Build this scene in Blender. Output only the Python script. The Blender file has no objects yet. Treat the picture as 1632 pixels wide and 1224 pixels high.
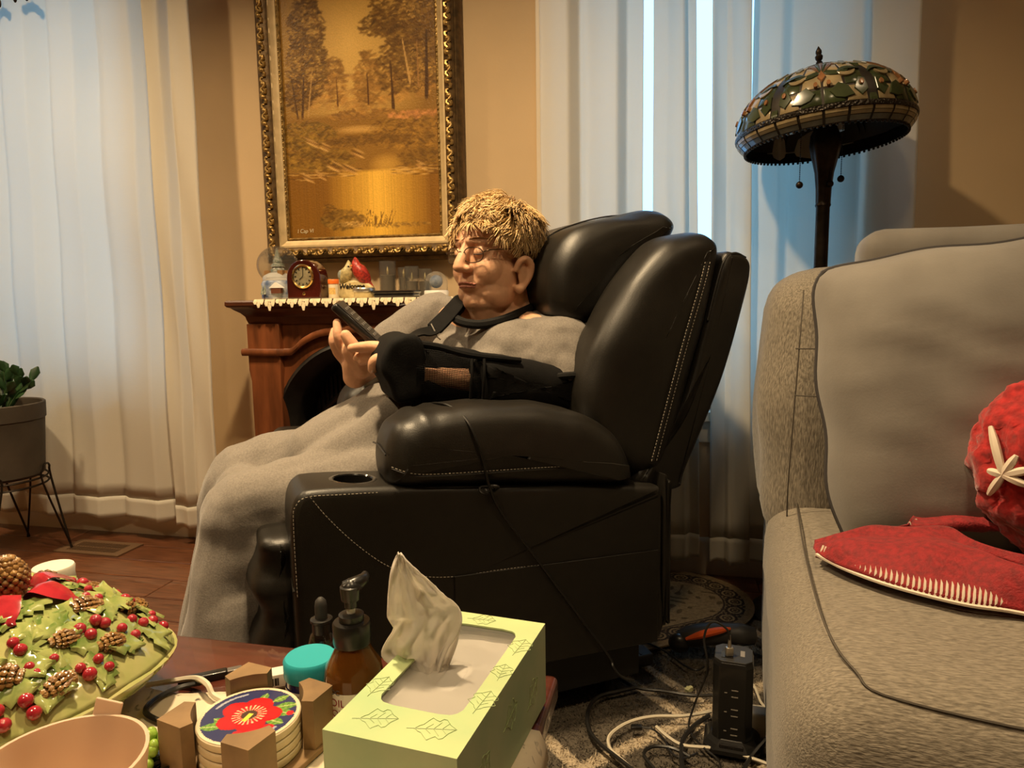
import bpy, math, random
import numpy as np
from mathutils import Vector, Matrix, noise as mnoise
random.seed(7); RNG = np.random.default_rng(7)
SC = bpy.context.scene; COL = SC.collection; PI = math.pi
# ---------------------------------------------------------------- camera
CAM_H = .88; FPX = 1131.0; PITCH = math.radians(7.2); ROLL = .015
_F = Vector((0, math.cos(PITCH), -math.sin(PITCH))); _R = Vector((1, 0, 0)); _U = _R.cross(_F)
_R2 = _R*math.cos(ROLL) - _U*math.sin(ROLL); _U2 = _U*math.cos(ROLL) + _R*math.sin(ROLL)
cd = bpy.data.cameras.new('camera'); cam = bpy.data.objects.new('camera', cd); COL.objects.link(cam)
cd.sensor_width = 36; cd.lens = 36*FPX/1632; cd.clip_start = .02
cam.matrix_world = Matrix(((_R2.x, _U2.x, -_F.x, 0), (_R2.y, _U2.y, -_F.y, 0), (_R2.z, _U2.z, -_F.z, CAM_H), (0, 0, 0, 1)))
SC.camera = cam
# ---------------------------------------------------------------- sky and exposure
wd = bpy.data.worlds.new('sky'); SC.world = wd; wd.use_nodes = True
bg = wd.node_tree.nodes['Background']; bg.inputs[0].default_value = (.20, .53, .97, 1); bg.inputs[1].default_value = 3.1
SC.view_settings.view_transform = 'Standard'; SC.view_settings.look = 'None'; SC.view_settings.gamma = 1
SC.view_settings.use_curve_mapping = False; SC.view_settings.exposure = 0.47
SC.cycles.max_bounces = 8; SC.cycles.diffuse_bounces = 4; SC.cycles.caustics_reflective = False; SC.cycles.caustics_refractive = False
# ---------------------------------------------------------------- frames
WROT = math.radians(-13.175); W0 = Vector((.508, 2.170, 0))          # back wall: u right, d into the room
def WF(u, d, z=0):
    return Vector((W0.x + u*math.cos(WROT) + d*math.sin(WROT), W0.y + u*math.sin(WROT) - d*math.cos(WROT), z))
CROT = math.atan2(.3694, .9293); C0 = Vector((-.431, 1.322, 0))      # recliner: a front to back, b near to far
CA = Vector((math.cos(CROT), math.sin(CROT), 0)); CB = Vector((-CA.y, CA.x, 0))
CSC = .88; C0 = Vector((C0.x*CSC, C0.y*CSC, CAM_H*(1-CSC)))          # the recliner stands raised on its lift base
CM = Matrix.Translation(C0) @ Matrix.Rotation(CROT, 4, 'Z') @ Matrix.Scale(CSC, 4); CMI = CM.inverted()
def CP(a, b, z): return CM @ Vector((a, b, z))
def RAY(px, py): return _F+_R2*((px-816)/FPX)-_U2*((py-612)/FPX)
def CH(px, py, b):
    o = CMI @ Vector((0, 0, CAM_H)); d = CMI.to_3x3() @ RAY(px, py); return o+d*((b-o.y)/d.y)
def ONZ(px, py, z): d = RAY(px, py); return Vector((0, 0, CAM_H))+d*((z-CAM_H)/d.z)
def ONW(px, py, dd):
    n = Vector((math.sin(WROT), -math.cos(WROT), 0)); o = Vector((0, 0, CAM_H)); d = RAY(px, py); return o+d*((W0+n*dd-o).dot(n)/d.dot(n))
def sun_area(name, loc, size, power, col, sx=None, rot=(0, 0, 0)):
    l = bpy.data.lights.new(name, 'AREA'); l.energy = power; l.color = col; l.shape = 'DISK'; l.size = size; l.spread = math.radians(135)
    o = bpy.data.objects.new(name, l); COL.objects.link(o); o.location = loc; o.rotation_euler = rot
    return o
WARM = (1, .735, .42)
LAMPS = [(-2.1, 1.0, 19), (-.65, 1.15, 26), (.95, .95, 1.5), (-1.0, 2.6, 9), (.15, 1.9, 5.5)]   # recessed ceiling lights: u, d, watts
for u_, d_, w_ in LAMPS: sun_area('downlight_glow', WF(u_, d_, 2.425), .13, w_, WARM)
for u0_, u1_ in ((-2.8, -1.74), (-.36, .5)):                          # light portals in the two windows
    l = bpy.data.lights.new('window_portal', 'AREA'); l.shape = 'RECTANGLE'; l.size = u1_-u0_; l.size_y = 1.5; l.cycles.is_portal = True
    o = bpy.data.objects.new('window_portal', l); COL.objects.link(o); o.location = WF((u0_+u1_)/2, -.14, 1.3); o.rotation_euler = (-PI/2, 0, WROT)
# ---------------------------------------------------------------- materials
MATS = {}
def mat(name, col, rough=.6, metal=0, var=0., vscale=20, bump=0., bscale=200, col2=None, spec=.5, trans=0, sub=0, coat=0, sheen=0,
        stretch=None, attr=None, alpha=1, emit=None, ior=1.45, transl=0, voro=False):
    if name in MATS: return MATS[name]
    m = bpy.data.materials.new(name); m.use_nodes = True; nt = m.node_tree; N = nt.nodes; L = nt.links
    p = N['Principled BSDF']; p.inputs['Roughness'].default_value = rough; p.inputs['Metallic'].default_value = metal
    p.inputs['Specular IOR Level'].default_value = spec; p.inputs['Transmission Weight'].default_value = trans
    p.inputs['Coat Weight'].default_value = coat; p.inputs['Sheen Weight'].default_value = sheen; p.inputs['IOR'].default_value = ior
    p.inputs['Alpha'].default_value = alpha
    if sub: p.inputs['Subsurface Weight'].default_value = sub; p.inputs['Subsurface Radius'].default_value = (.012, .005, .003); p.inputs['Subsurface Scale'].default_value = 1
    c = (*col, 1); p.inputs['Base Color'].default_value = c
    tc = N.new('ShaderNodeTexCoord'); src = tc.outputs['Object']
    if stretch:
        mp = N.new('ShaderNodeMapping'); mp.inputs['Scale'].default_value = stretch; L.new(src, mp.inputs[0]); src = mp.outputs[0]
    base = None
    if attr:
        a = N.new('ShaderNodeAttribute'); a.attribute_name = attr; base = a.outputs['Color']
    if var or col2:
        nz = N.new('ShaderNodeTexNoise'); nz.inputs['Scale'].default_value = vscale; nz.inputs['Detail'].default_value = 5; L.new(src, nz.inputs['Vector'])
        mx = N.new('ShaderNodeMix'); mx.data_type = 'RGBA'
        rp = N.new('ShaderNodeMapRange'); rp.inputs[1].default_value = .35; rp.inputs[2].default_value = .65; L.new(nz.outputs['Fac'], rp.inputs[0])
        L.new(rp.outputs[0], mx.inputs[0])
        if base is not None:
            hs = N.new('ShaderNodeMix'); hs.data_type = 'RGBA'; hs.blend_type = 'MULTIPLY'; hs.inputs[0].default_value = 1
            mx.inputs[6].default_value = (1-var,)*3+(1,); mx.inputs[7].default_value = (1+var,)*3+(1,)
            L.new(base, hs.inputs[6]); L.new(mx.outputs[2], hs.inputs[7]); base = hs.outputs[2]
        else:
            c2 = col2 or tuple(min(1, x*(1+var)) for x in col); c1 = col if col2 else tuple(x*(1-var) for x in col)
            mx.inputs[6].default_value = (*c1, 1); mx.inputs[7].default_value = (*c2, 1); base = mx.outputs[2]
    if base is not None: L.new(base, p.inputs['Base Color'])
    if bump:
        n2 = N.new('ShaderNodeTexVoronoi' if voro else 'ShaderNodeTexNoise'); n2.inputs['Scale'].default_value = bscale
        L.new(src, n2.inputs['Vector']); b = N.new('ShaderNodeBump'); b.inputs['Strength'].default_value = bump; b.inputs['Distance'].default_value = .004
        L.new(n2.outputs[0], b.inputs['Height']); L.new(b.outputs[0], p.inputs['Normal'])
    if transl:
        t = N.new('ShaderNodeBsdfTranslucent'); t.inputs[0].default_value = c
        ms = N.new('ShaderNodeMixShader'); ms.inputs[0].default_value = transl
        L.new(p.outputs[0], ms.inputs[1]); L.new(t.outputs[0], ms.inputs[2]); L.new(ms.outputs[0], N['Material Output'].inputs[0])
    if emit: p.inputs['Emission Color'].default_value = (*emit[:3], 1); p.inputs['Emission Strength'].default_value = emit[3]
    MATS[name] = m; return m
# ---------------------------------------------------------------- mesh helpers
def catmull(pts, n, closed=False):
    P = [Vector(p) for p in pts]; k = len(P); out = []
    seg = k if closed else k-1
    for i in range(seg):
        if closed: a, b, c, d = P[(i-1) % k], P[i], P[(i+1) % k], P[(i+2) % k]
        else: a, b, c, d = P[max(i-1, 0)], P[i], P[i+1], P[min(i+2, k-1)]
        for j in range(n):
            t = j/n
            out.append(.5*((2*b)+(c-a)*t+(2*a-5*b+4*c-d)*t*t+(3*b-a-3*c+d)*t**3))
    if not closed: out.append(P[-1])
    return out
class MB:
    def __init__(s): s.v = []; s.f = []; s.c = []
    def add(s, vs, fs, M=None, col=None):
        o = len(s.v)
        for p in vs:
            p = Vector(p); s.v.append(M @ p if M else p)
            if col is not None: s.c.append(col)
        s.f += [tuple(i+o for i in f) for f in fs]; return s
    def grid(s, nu, nv, fn, cu=False, cv=False, M=None, col=None):
        vs = [fn(i/(nu if cu else nu-1), j/(nv if cv else nv-1)) for j in range(nv) for i in range(nu)]
        fs = [(j*nu+i, j*nu+(i+1) % nu, ((j+1) % nv)*nu+(i+1) % nu, ((j+1) % nv)*nu+i)
              for j in range(nv if cv else nv-1) for i in range(nu if cu else nu-1)]
        return s.add(vs, fs, M, col)
    def loft(s, rings, cap=True, M=None, col=None, closed=True):
        n = len(rings[0]); vs = [p for r in rings for p in r]; fs = []
        for j in range(len(rings)-1):
            for i in range(n if closed else n-1):
                fs.append((j*n+i, j*n+(i+1) % n, (j+1)*n+(i+1) % n, (j+1)*n+i))
        if cap:
            for r, rev in ((0, 1), (len(rings)-1, 0)):
                c = sum((Vector(p) for p in rings[r]), Vector())/n; vs.append(c); k = len(vs)-1
                for i in range(n):
                    t = (r*n+i, r*n+(i+1) % n, k); fs.append(t[::-1] if rev else t)
        return s.add(vs, fs, M, col)
    def lathe(s, prof, n=24, M=None, cap=True, col=None):
        return s.loft([[(r*math.cos(2*PI*i/n), r*math.sin(2*PI*i/n), z) for i in range(n)] for r, z in prof], cap, M, col)
    def tube(s, path, r, n=6, M=None, smooth=0, col=None, cap=True):
        P = [Vector(p) for p in path]
        if not isinstance(r, (list, tuple)): r = [r]*len(P)
        if smooth:
            R_ = [Vector((x, 0, 0)) for x in r]; P = catmull(P, smooth); r = [max(v.x, 1e-5) for v in catmull(R_, smooth)]
        rings = []; nrm = None
        for i, p in enumerate(P):
            t = (P[min(i+1, len(P)-1)]-P[max(i-1, 0)])
            t = t.normalized() if t.length > 1e-9 else Vector((0, 0, 1))
            if nrm is None: nrm = t.orthogonal().normalized()
            else:
                nrm = nrm-t*nrm.dot(t); nrm = nrm.normalized() if nrm.length > 1e-6 else t.orthogonal().normalized()
            b = t.cross(nrm)
            rings.append([p+(nrm*math.cos(2*PI*k/n)+b*math.sin(2*PI*k/n))*r[i] for k in range(n)])
        return s.loft(rings, cap, M, col)
    def box(s, lo, hi, M=None, col=None):
        x0, y0, z0 = lo; x1, y1, z1 = hi
        return s.add([(x0, y0, z0), (x1, y0, z0), (x1, y1, z0), (x0, y1, z0), (x0, y0, z1), (x1, y0, z1), (x1, y1, z1), (x0, y1, z1)],
                     [(0, 3, 2, 1), (4, 5, 6, 7), (0, 1, 5, 4), (1, 2, 6, 5), (2, 3, 7, 6), (3, 0, 4, 7)], M, col)
    def ell(s, c, r, n=16, m=10, M=None, R=None, col=None):
        c = Vector(c); R = R or Matrix.Identity(3)
        def fn(i, j):
            th = 2*PI*i; ph = PI*(.002+.996*j)
            return c+R @ Vector((r[0]*math.cos(th)*math.sin(ph), r[1]*math.sin(th)*math.sin(ph), -r[2]*math.cos(ph)))
        vs = []
        for j in range(m):
            for i in range(n): vs.append(fn(i/n, j/(m-1)))
        fs = [(j*n+i, j*n+(i+1) % n, (j+1)*n+(i+1) % n, (j+1)*n+i) for j in range(m-1) for i in range(n)]
        fs += [tuple(range(n))[::-1], tuple((m-1)*n+i for i in range(n))]
        return s.add(vs, fs, M, col)
    def cap(s, p, q, r0, r1, n=14, M=None):
        p, q = Vector(p), Vector(q); t = (q-p).normalized(); path = []; rr = []
        for k in range(5):
            a = PI/2*(1-k/4); path.append(p-t*r0*math.sin(a)); rr.append(max(r0*math.cos(a), r0*.03))
        for k in range(5):
            a = PI/2*k/4; path.append(q+t*r1*math.sin(a)); rr.append(max(r1*math.cos(a), r1*.03))
        return s.tube(path, rr, n, M)
    def rbox(s, lo, hi, r, n=6, fn=None, M=None):
        c = (Vector(lo)+Vector(hi))/2; h = (Vector(hi)-Vector(lo))/2; r = min(r, *h)
        key = {}; vs = []; fs = []
        def ts(L):
            e = r/L; a = [-1+e*(1-math.cos(PI/2*k/4)) for k in range(4)]; mid = [-1+e+(2-2*e)*k/n for k in range(n+1)]
            return a+mid+[-x for x in a[::-1]]
        T = [ts(h[k]) for k in range(3)]
        def vid(p):
            q = Vector([p[k]*h[k] for k in range(3)]); inn = Vector([max(-(h[k]-r), min(h[k]-r, q[k])) for k in range(3)])
            d = q-inn
            if d.length > 1e-9: q = inn+d.normalized()*r
            q = q+c; kk = (round(q.x, 6), round(q.y, 6), round(q.z, 6))
            if kk not in key:
                key[kk] = len(vs); vs.append(fn(q.copy(), [(q[k]-c[k])/h[k] for k in range(3)]) if fn else q)
            return key[kk]
        for ax in range(3):
            u, v = (ax+1) % 3, (ax+2) % 3
            for sg in (-1, 1):
                for i in range(len(T[u])-1):
                    for j in range(len(T[v])-1):
                        q = []
                        for di, dj in ((0, 0), (1, 0), (1, 1), (0, 1)):
                            p = [0, 0, 0]; p[ax] = sg; p[u] = T[u][i+di]; p[v] = T[v][j+dj]; q.append(vid(p))
                        if sg < 0: q = q[::-1]
                        q2 = [x for k, x in enumerate(q) if x != q[k-1]]
                        if len(q2) > 2: fs.append(tuple(q2))
        return s.add(vs, fs, M)
    def puff(s, outline, y0, y1, r, sm=5, bulge=0., M=None, fn=None, ycurve=None):
        """outline in (x, z), extruded along y with rounded rims and domed caps"""
        P = [Vector((p.x, p.y)) for p in catmull([(a, b, 0) for a, b in outline], sm, True)]
        n = len(P); ar = sum(P[i].x*P[(i+1) % n].y-P[(i+1) % n].x*P[i].y for i in range(n))
        if ar < 0: P = P[::-1]
        c = sum(P, Vector((0, 0)))/n; nrm = []
        for i in range(n):
            t = (P[(i+1) % n]-P[i-1]).normalized(); nrm.append(Vector((-t.y, t.x)))
        r = min(r, (y1-y0)/2*.98); prof = []
        for k in range(6): a = PI/2*k/5; prof.append((y0+r*(1-math.sin(a)), r*(1-math.cos(a))))
        prof = [(y0+r*(1-math.cos(PI/2*k/5)), r*(1-math.sin(PI/2*k/5))) for k in range(6)]
        full = [(y, i, 0) for y, i in prof]+[(y0+(y1-y0)*.5, 0, 0)]+[(y0+y1-y, i, 0) for y, i in prof[::-1]]
        caps = []
        for k in (.85, .6, .3): caps.append((y0-bulge*(1-k*k), r, k))
        full = [(y, i, 1-k) for y, i, k in caps[::-1]]+full+[(y0+y1-y, i, 1-k) for y, i, k in caps]
        rings = []
        for y, ins, k in full:
            ring = []
            for i in range(n):
                p = P[i]+nrm[i]*ins; p = p.lerp(c, k); q = Vector((p.x, y, p.y)); ring.append(fn(q) if fn else q)
            rings.append(ring)
        return s.loft(rings, True, M)
    def prism(s, pts, y0, y1, M=None):
        n = len(pts); vs = [(x, y0, z) for x, z in pts]+[(x, y1, z) for x, z in pts]
        return s.add(vs, [tuple(range(n)), tuple(range(2*n-1, n-1, -1))]+[(i, i+n, (i+1) % n+n, (i+1) % n) for i in range(n)], M)
def noise3(p, sc=1, seed=0): return mnoise.noise(Vector((p[0]*sc+seed*7.3, p[1]*sc-seed*3.1, p[2]*sc+seed)))
def link(name, me, m=None, parent=None, loc=(0, 0, 0), rot=(0, 0, 0)):
    o = bpy.data.objects.new(name, me); COL.objects.link(o); o.location = loc; o.rotation_euler = rot
    if m is not None and not me.materials: me.materials.append(m)
    if parent: o.parent = parent
    return o
def fixn(me):
    import bmesh
    bm = bmesh.new(); bm.from_mesh(me); bmesh.ops.recalc_face_normals(bm, faces=bm.faces); bm.to_mesh(me); bm.free()
def obj(name, mb, m, parent=None, loc=(0, 0, 0), rot=(0, 0, 0), smooth=40, bevel=0, sub=0, kind=None, label=None, remesh=0, smiter=0, solid=0, cols=None):
    me = bpy.data.meshes.new(name); me.from_pydata([tuple(v) for v in mb.v], [], mb.f); me.validate()
    if not remesh: fixn(me)
    if mb.c and len(mb.c) == len(mb.v):
        a = me.attributes.new('Col', 'FLOAT_COLOR', 'POINT'); a.data.foreach_set('color', np.array([(*c[:3], 1) for c in mb.c], 'f').ravel())
    o = link(name, me, m, parent, loc, rot)
    if solid: md = o.modifiers.new('s', 'SOLIDIFY'); md.thickness = solid; md.offset = 0
    if remesh:
        md = o.modifiers.new('r', 'REMESH'); md.mode = 'VOXEL'; md.voxel_size = remesh; md.use_smooth_shade = True
        if smiter: md = o.modifiers.new('sm', 'SMOOTH'); md.factor = .5; md.iterations = smiter
    if bevel: md = o.modifiers.new('b', 'BEVEL'); md.width = bevel; md.segments = 3; md.limit_method = 'ANGLE'; md.angle_limit = math.radians(40)
    if sub: md = o.modifiers.new('ss', 'SUBSURF'); md.levels = sub; md.render_levels = sub
    if smooth and me.polygons:
        me.polygons.foreach_set('use_smooth', [True]*len(me.polygons))
        if smooth < 180: me.set_sharp_from_angle(angle=math.radians(smooth))
    if kind: o['kind'] = kind
    if label: o['label'] = label
    return o
def bake(o, cutter=None):
    """apply the modifiers (and a boolean cut) so that the mesh is plain geometry"""
    if cutter is not None:
        md = o.modifiers.new('c', 'BOOLEAN'); md.object = cutter; md.solver = 'EXACT'
    dg = bpy.context.evaluated_depsgraph_get(); dg.update()
    me = bpy.data.meshes.new_from_object(o.evaluated_get(dg)); o.modifiers.clear(); old = o.data; o.data = me
    if cutter is not None: bpy.data.objects.remove(cutter)
    return o
def thing(name, label, cat, loc=(0, 0, 0), rotz=0, group=None, rot=None):
    o = bpy.data.objects.new(name, None); COL.objects.link(o); o.location = loc; o.rotation_euler = rot or (0, 0, rotz)
    o.empty_display_size = .05
    return tag(o, label, cat, group)
def tag(o, label, cat, group=None):
    o['label'] = label; o['category'] = cat
    if group: o['group'] = group
    return o
def struct(o): o['kind'] = 'structure'; return o
def text(name, body, size, m, parent, loc, rot, extrude=.0002, align='CENTER', shear=0, bold=0):
    c = bpy.data.curves.new(name, 'FONT'); c.body = body; c.size = size; c.extrude = extrude; c.align_x = align; c.align_y = 'CENTER'; c.shear = shear; c.offset = bold
    o = bpy.data.objects.new(name, c); COL.objects.link(o)
    dg = bpy.context.evaluated_depsgraph_get(); me = bpy.data.meshes.new_from_object(o.evaluated_get(dg)); bpy.data.objects.remove(o)
    me.materials.clear(); return link(name, me, m, parent, loc, rot)
def painted(name, nu, nv, pos, img, m, parent=None, loc=(0, 0, 0), rot=(0, 0, 0), smooth=True):
    """grid whose vertex colours hold a flat print; img is (nv, nu, 3)"""
    mb = MB().grid(nu, nv, pos); me = bpy.data.meshes.new(name); me.from_pydata([tuple(v) for v in mb.v], [], mb.f)
    a = me.attributes.new('Col', 'FLOAT_COLOR', 'POINT'); im = np.ones((nv*nu, 4), 'f'); im[:, :3] = img.reshape(-1, 3); a.data.foreach_set('color', im.ravel())
    me.polygons.foreach_set('use_smooth', [smooth]*len(me.polygons))
    return link(name, me, m, parent, loc, rot)
def srgb(r, g, b):
    f = lambda x: (x/255/12.92 if x/255 <= .04045 else ((x/255+.055)/1.055)**2.4)
    return (f(r), f(g), f(b))
# ================================================================ the room
M_wall = mat('wall_paint', (.55, .395, .225), .75, var=.04, vscale=3, bump=.05, bscale=150)
M_ceil = mat('ceiling_paint', (.75, .7, .6), .9, var=.03)
M_trimw = mat('trim_paint', (.62, .52, .38), .45, var=.03, vscale=5)
M_white = mat('white_sash', (.75, .74, .7), .4, var=.02)
UL, UR, DF = -3.2, 2.0, 4.0; CZ = 2.45
def wallrect(mb, u0, u1, z0, z1, d0, d1): mb.box((u0, -d1, z0), (u1, -d0, z1))
mb = MB()
WIN = [(-2.8, -1.74, .54, 2.1), (-.36, .5, .52, 2.1)]
us = [UL, -2.8, -1.74, -.36, .5, UR]
for i in range(5):
    w = next((w for w in WIN if abs(w[0]-us[i]) < 1e-6), None)
    if w: wallrect(mb, us[i], us[i+1], -.06, w[2], -.16, 0); wallrect(mb, us[i], us[i+1], w[3], CZ, -.16, 0)
    else: wallrect(mb, us[i], us[i+1], -.06, CZ, -.16, 0)
struct(obj('wall_back', mb, M_wall, loc=W0, rot=(0, 0, WROT), smooth=0))
for nm, lo, hi in (('wall_left', (UL-.12, -DF, -.06), (UL, .16, CZ)), ('wall_right', (UR, -DF, -.06), (UR+.12, .16, CZ)), ('wall_front', (UL-.12, -DF-.12, -.06), (UR+.12, -DF, CZ))):
    struct(obj(nm, MB().box(lo, hi), M_wall if nm != 'wall_front' else mat('low_bounce_wall', (.09, .055, .03), .8, var=.05), loc=W0, rot=(0, 0, WROT), smooth=0))  # unseen front wall darkened to cut bounce light onto the recliner side
struct(obj('ceiling', MB().box((UL-.12, -DF-.12, CZ), (UR+.12, .16, CZ+.1)), M_ceil, loc=W0, rot=(0, 0, WROT), smooth=0))
# wood floor: sub floor and separate planks running along the wall
M_sub = mat('floor_gap', (.05, .022, .012), .8, var=.1)
fl = struct(obj('floor', MB().box((UL, -DF, -.06), (UR, .0, -.012)), M_sub, loc=W0, rot=(0, 0, WROT), smooth=0))
PM = [mat('plank_wood_%d' % k, c, .28, var=.35, vscale=9, stretch=(1.2, 14, 1), bump=.06, bscale=60, coat=.25) for k, c in
      enumerate([(.115, .043, .020), (.135, .052, .025), (.098, .036, .017), (.125, .046, .020)])]
plank_me = {}
r_ = random.Random(3); pw = .127
for row in range(int(DF/pw)+1):
    x = UL-r_.random()*.9
    while x < UR:
        L = 1.22; x0 = max(x, UL); x1 = min(x+L, UR); y1 = -row*pw; y0 = max(y1-pw, -DF)
        if x1-x0 > .05 and y1-y0 > .01:
            k = r_.randrange(4); key = (round(x1-x0, 3), round(y1-y0, 3), k)
            if key not in plank_me:
                hx, hy = (x1-x0)/2-.0012, (y1-y0)/2-.0012; b = .003; mb = MB()
                mb.loft([[(-hx, -hy, -.012), (hx, -hy, -.012), (hx, hy, -.012), (-hx, hy, -.012)], [(-hx, -hy, -b/2), (hx, -hy, -b/2), (hx, hy, -b/2), (-hx, hy, -b/2)],
                         [(-hx+b, -hy+b, 0), (hx-b, -hy+b, 0), (hx-b, hy-b, 0), (-hx+b, hy-b, 0)]])
                o = obj('plank', mb, PM[k], fl, smooth=0); plank_me[key] = o.data
            else: o = link('plank', plank_me[key], None, fl)
            o.location = ((x0+x1)/2, (y0+y1)/2, 0)
        x += L
# baseboard
def baseprof(u0, u1, nm, rot=0, loc=W0):
    mb = MB(); pr = [(0, 0), (-.016, 0), (-.016, .085), (-.012, .095), (-.012, .1), (-.006, .112), (0, .115)]
    mb.loft([[(u0, y, z) for y, z in pr], [(u1, y, z) for y, z in pr]])
    return struct(obj(nm, mb, M_trimw, loc=loc, rot=(0, 0, WROT+rot)))
baseprof(UL, UR, 'baseboard_back')
# windows
M_glass = mat('window_glass', (.9, .97, 1), .02, trans=1, ior=1.02, alpha=.25)
for k, (u0, u1, z0, z1) in enumerate(WIN):
    wn = thing('window_%d' % (k+1), 'x', 'x', WF((u0+u1)/2, 0, z0), WROT); del wn['label']; del wn['category']; struct(wn)
    w = (u1-u0)/2; h = z1-z0; mb = MB()
    for lo, hi in (((-w, .02, 0), (-w+.045, .12, h)), ((w-.045, .02, 0), (w, .12, h)), ((-w, .02, h-.045), (w, .12, h)), ((-w, .02, 0), (w, .12, .05))): mb.box(lo, hi)
    obj('window_frame', mb, M_white, wn, smooth=0, bevel=.004)
    mb = MB()
    for s in (-1, 1): mb.box((s*(w+.035)-.035, -.018, -.06), (s*(w+.035)+.035, 0, h+.06))
    mb.box((-w, -.018, h), (w, 0, h+.06)); mb.box((-w-.09, -.045, -.03), (w+.09, .02, 0)); mb.box((-w-.05, -.016, -.1), (w+.05, 0, -.03))
    obj('window_casing', mb, M_trimw, wn, smooth=0, bevel=.003)
    for s in (0,):
        a, b = .05, h-.045
        mb = MB(); y = .05+.035*s
        for lo, hi in (((-w+.045, y, a), (-w+.085, y+.03, b)), ((w-.085, y, a), (w-.045, y+.03, b)), ((-w+.045, y, a), (w-.045, y+.03, a+.04)), ((-w+.045, y, b-.04), (w-.045, y+.03, b))): mb.box(lo, hi)
        obj('sash', mb, M_white, wn, smooth=0, bevel=.003)
        obj('pane', MB().box((-w+.08, y+.012, a+.035), (w-.08, y+.016, b-.035)), M_glass, wn, smooth=0)
# ceiling lights (recessed)
M_lens = mat('light_lens', (1, .95, .85), .5, emit=(1, .75, .45, 4)); M_ring = mat('light_trim', (.8, .78, .74), .4)
for i, (u, d, w_) in enumerate(LAMPS):
    t = thing('ceiling_light', ['recessed round light in the ceiling above the left window', 'recessed round light in the ceiling before the fireplace', 'recessed round light in the ceiling above the floor lamp',
        'recessed round light in the ceiling above the coffee table', 'recessed round light in the ceiling above the sofa seat'][i], 'light', WF(u, d, CZ), WROT, 'recessed ceiling lights')
    obj('trim_ring', MB().lathe([(.075, 0), (.1, 0), (.1, -.006), (.075, -.012), (.075, 0)], 32, cap=False), M_ring, t)
    obj('lens', MB().lathe([(.074, -.002), (.074, -.004)], 32), M_lens, t)
# ---------------------------------------------------------------- curtains
M_curt = mat('curtain_cloth', (.84, .80, .71), .85, transl=.52, bump=.12, bscale=60, stretch=(1, 1, 6), sheen=.1)
def curtain(label, u0t, u1t, u0b, u1b, zb, folds, depth=.028, d=.085, ph=0, sharp=1.5, hemz=.075, wob=.004):
    t = thing('curtain', label, 'curtain', WF((u0t+u1t)/2, d, 0), WROT, 'white window curtains'); cx = (u0t+u1t)/2
    n = max(40, int(folds*34)); rnd = random.Random(label); off = [rnd.uniform(-.25, .25) for _ in range(int(folds)+3)]
    def fx(i, z, amp=1):
        k = (2.15-z)/(2.15-zb); w = u0t+(u1t-u0t)*i; wb = u0b+(u1b-u0b)*i; x = w+(wb-w)*k
        q = i*folds+ph; f0 = int(q); q2 = q+off[f0 % len(off)]*math.sin(PI*(q-f0))
        fr_ = q2 % 1; s = 2*(fr_/.86 if fr_ < .86 else (1-fr_)/.14)-1; s = .75*s+.25*math.sin(2*PI*q2)
        y = -depth*s*amp*(.75+.35*k)+wob*math.sin(9*z+i*7)+.01*noise3((i*3, z*1.4, ph), 1)
        x += .25*depth*math.cos(2*PI*q2)*amp
        return x-cx, y
    top = 2.16
    def body(i, j):
        z = top-(top-zb-hemz)*j; x, y = fx(i, z); return (x, y, z)
    obj('cloth', MB().grid(n, 40, body), M_curt, t, smooth=180, solid=.0012)
    def hem(i, j):
        z = zb+hemz-hemz*j+(.006*math.sin(i*folds*6.3+ph) if j == 1 else 0); x, y = fx(i, z); return (x, y-.0015-.001*(j < .3), z)
    obj('hem', MB().grid(n, 6, hem), M_curt, t, smooth=180, solid=.003)
    return t
curtain('wide white curtain panel over the window behind the potted plant', -2.72, -1.70, -2.85, -1.735, .085, 5.1, ph=.1, sharp=2.2)
curtain('narrow cream curtain panel hanging at the wall side of the left window', -1.715, -1.545, -1.735, -1.555, .075, 1.5, depth=.02, d=.105, ph=.35)
curtain('off white curtain panel hanging left of the recliner headrest', -.405, -.108, -.40, -.10, .075, 2.2, ph=.2, sharp=1.6)
curtain('thin white curtain fold between two bright window gaps behind the recliner', -.085, .028, -.075, .075, .075, 1.3, depth=.018, ph=.0, sharp=1.2)
curtain('cream curtain fold dropping behind the recliner back, left of the lamp', .072, .170, .10, .215, .075, 1.1, depth=.02, d=.1, ph=.6)
curtain('wide white curtain panel behind the stained glass floor lamp', .196, .60, .20, .635, .075, 2.1, depth=.024, ph=.55, sharp=1.3)
M_iron = mat('dark_iron', (.025, .018, .013), .45, .8, var=.2)
for k, (u0, u1, lb) in enumerate(((-2.95, -1.5, 'dark iron curtain rod above the left window'), (-.5, .72, 'dark iron curtain rod above the window behind the recliner'))):
    t = thing('curtain_rod', lb, 'curtain rod', WF((u0+u1)/2, .09, 2.175), WROT); w = (u1-u0)/2
    obj('rod', MB().tube([(-w, 0, 0), (w, 0, 0)], .011, 12), M_iron, t)
    for s in (-1, 1):
        obj('finial', MB().ell((s*(w+.02), 0, 0), (.028, .02, .02)), M_iron, t)
        obj('bracket', MB().box((s*(w-.08)-.008, 0, -.008), (s*(w-.08)+.008, .09, .008)), M_iron, t)
for u, dz in ((-2.29, 0), (-2.175, .01)):
    t = thing('curtain_clip', 'small dark leaf ornament atop the left curtain, '+('at the picture corner' if dz == 0 else 'the one further right'), 'curtain clip', WF(u, .126, 1.895+dz), WROT, 'curtain ornaments')
    mb = MB()
    for a in range(-2, 3): mb.ell((a*.012, 0, .012*math.cos(a)), (.009, .004, .016), 8, 6)
    obj('leaf', mb, M_iron, t); obj('hook', MB().tube([(0, 0, .02), (0, .0, .1), (0, -.02, .27), (0, -.04, .285)], .002, 6), M_iron, t)
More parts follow.
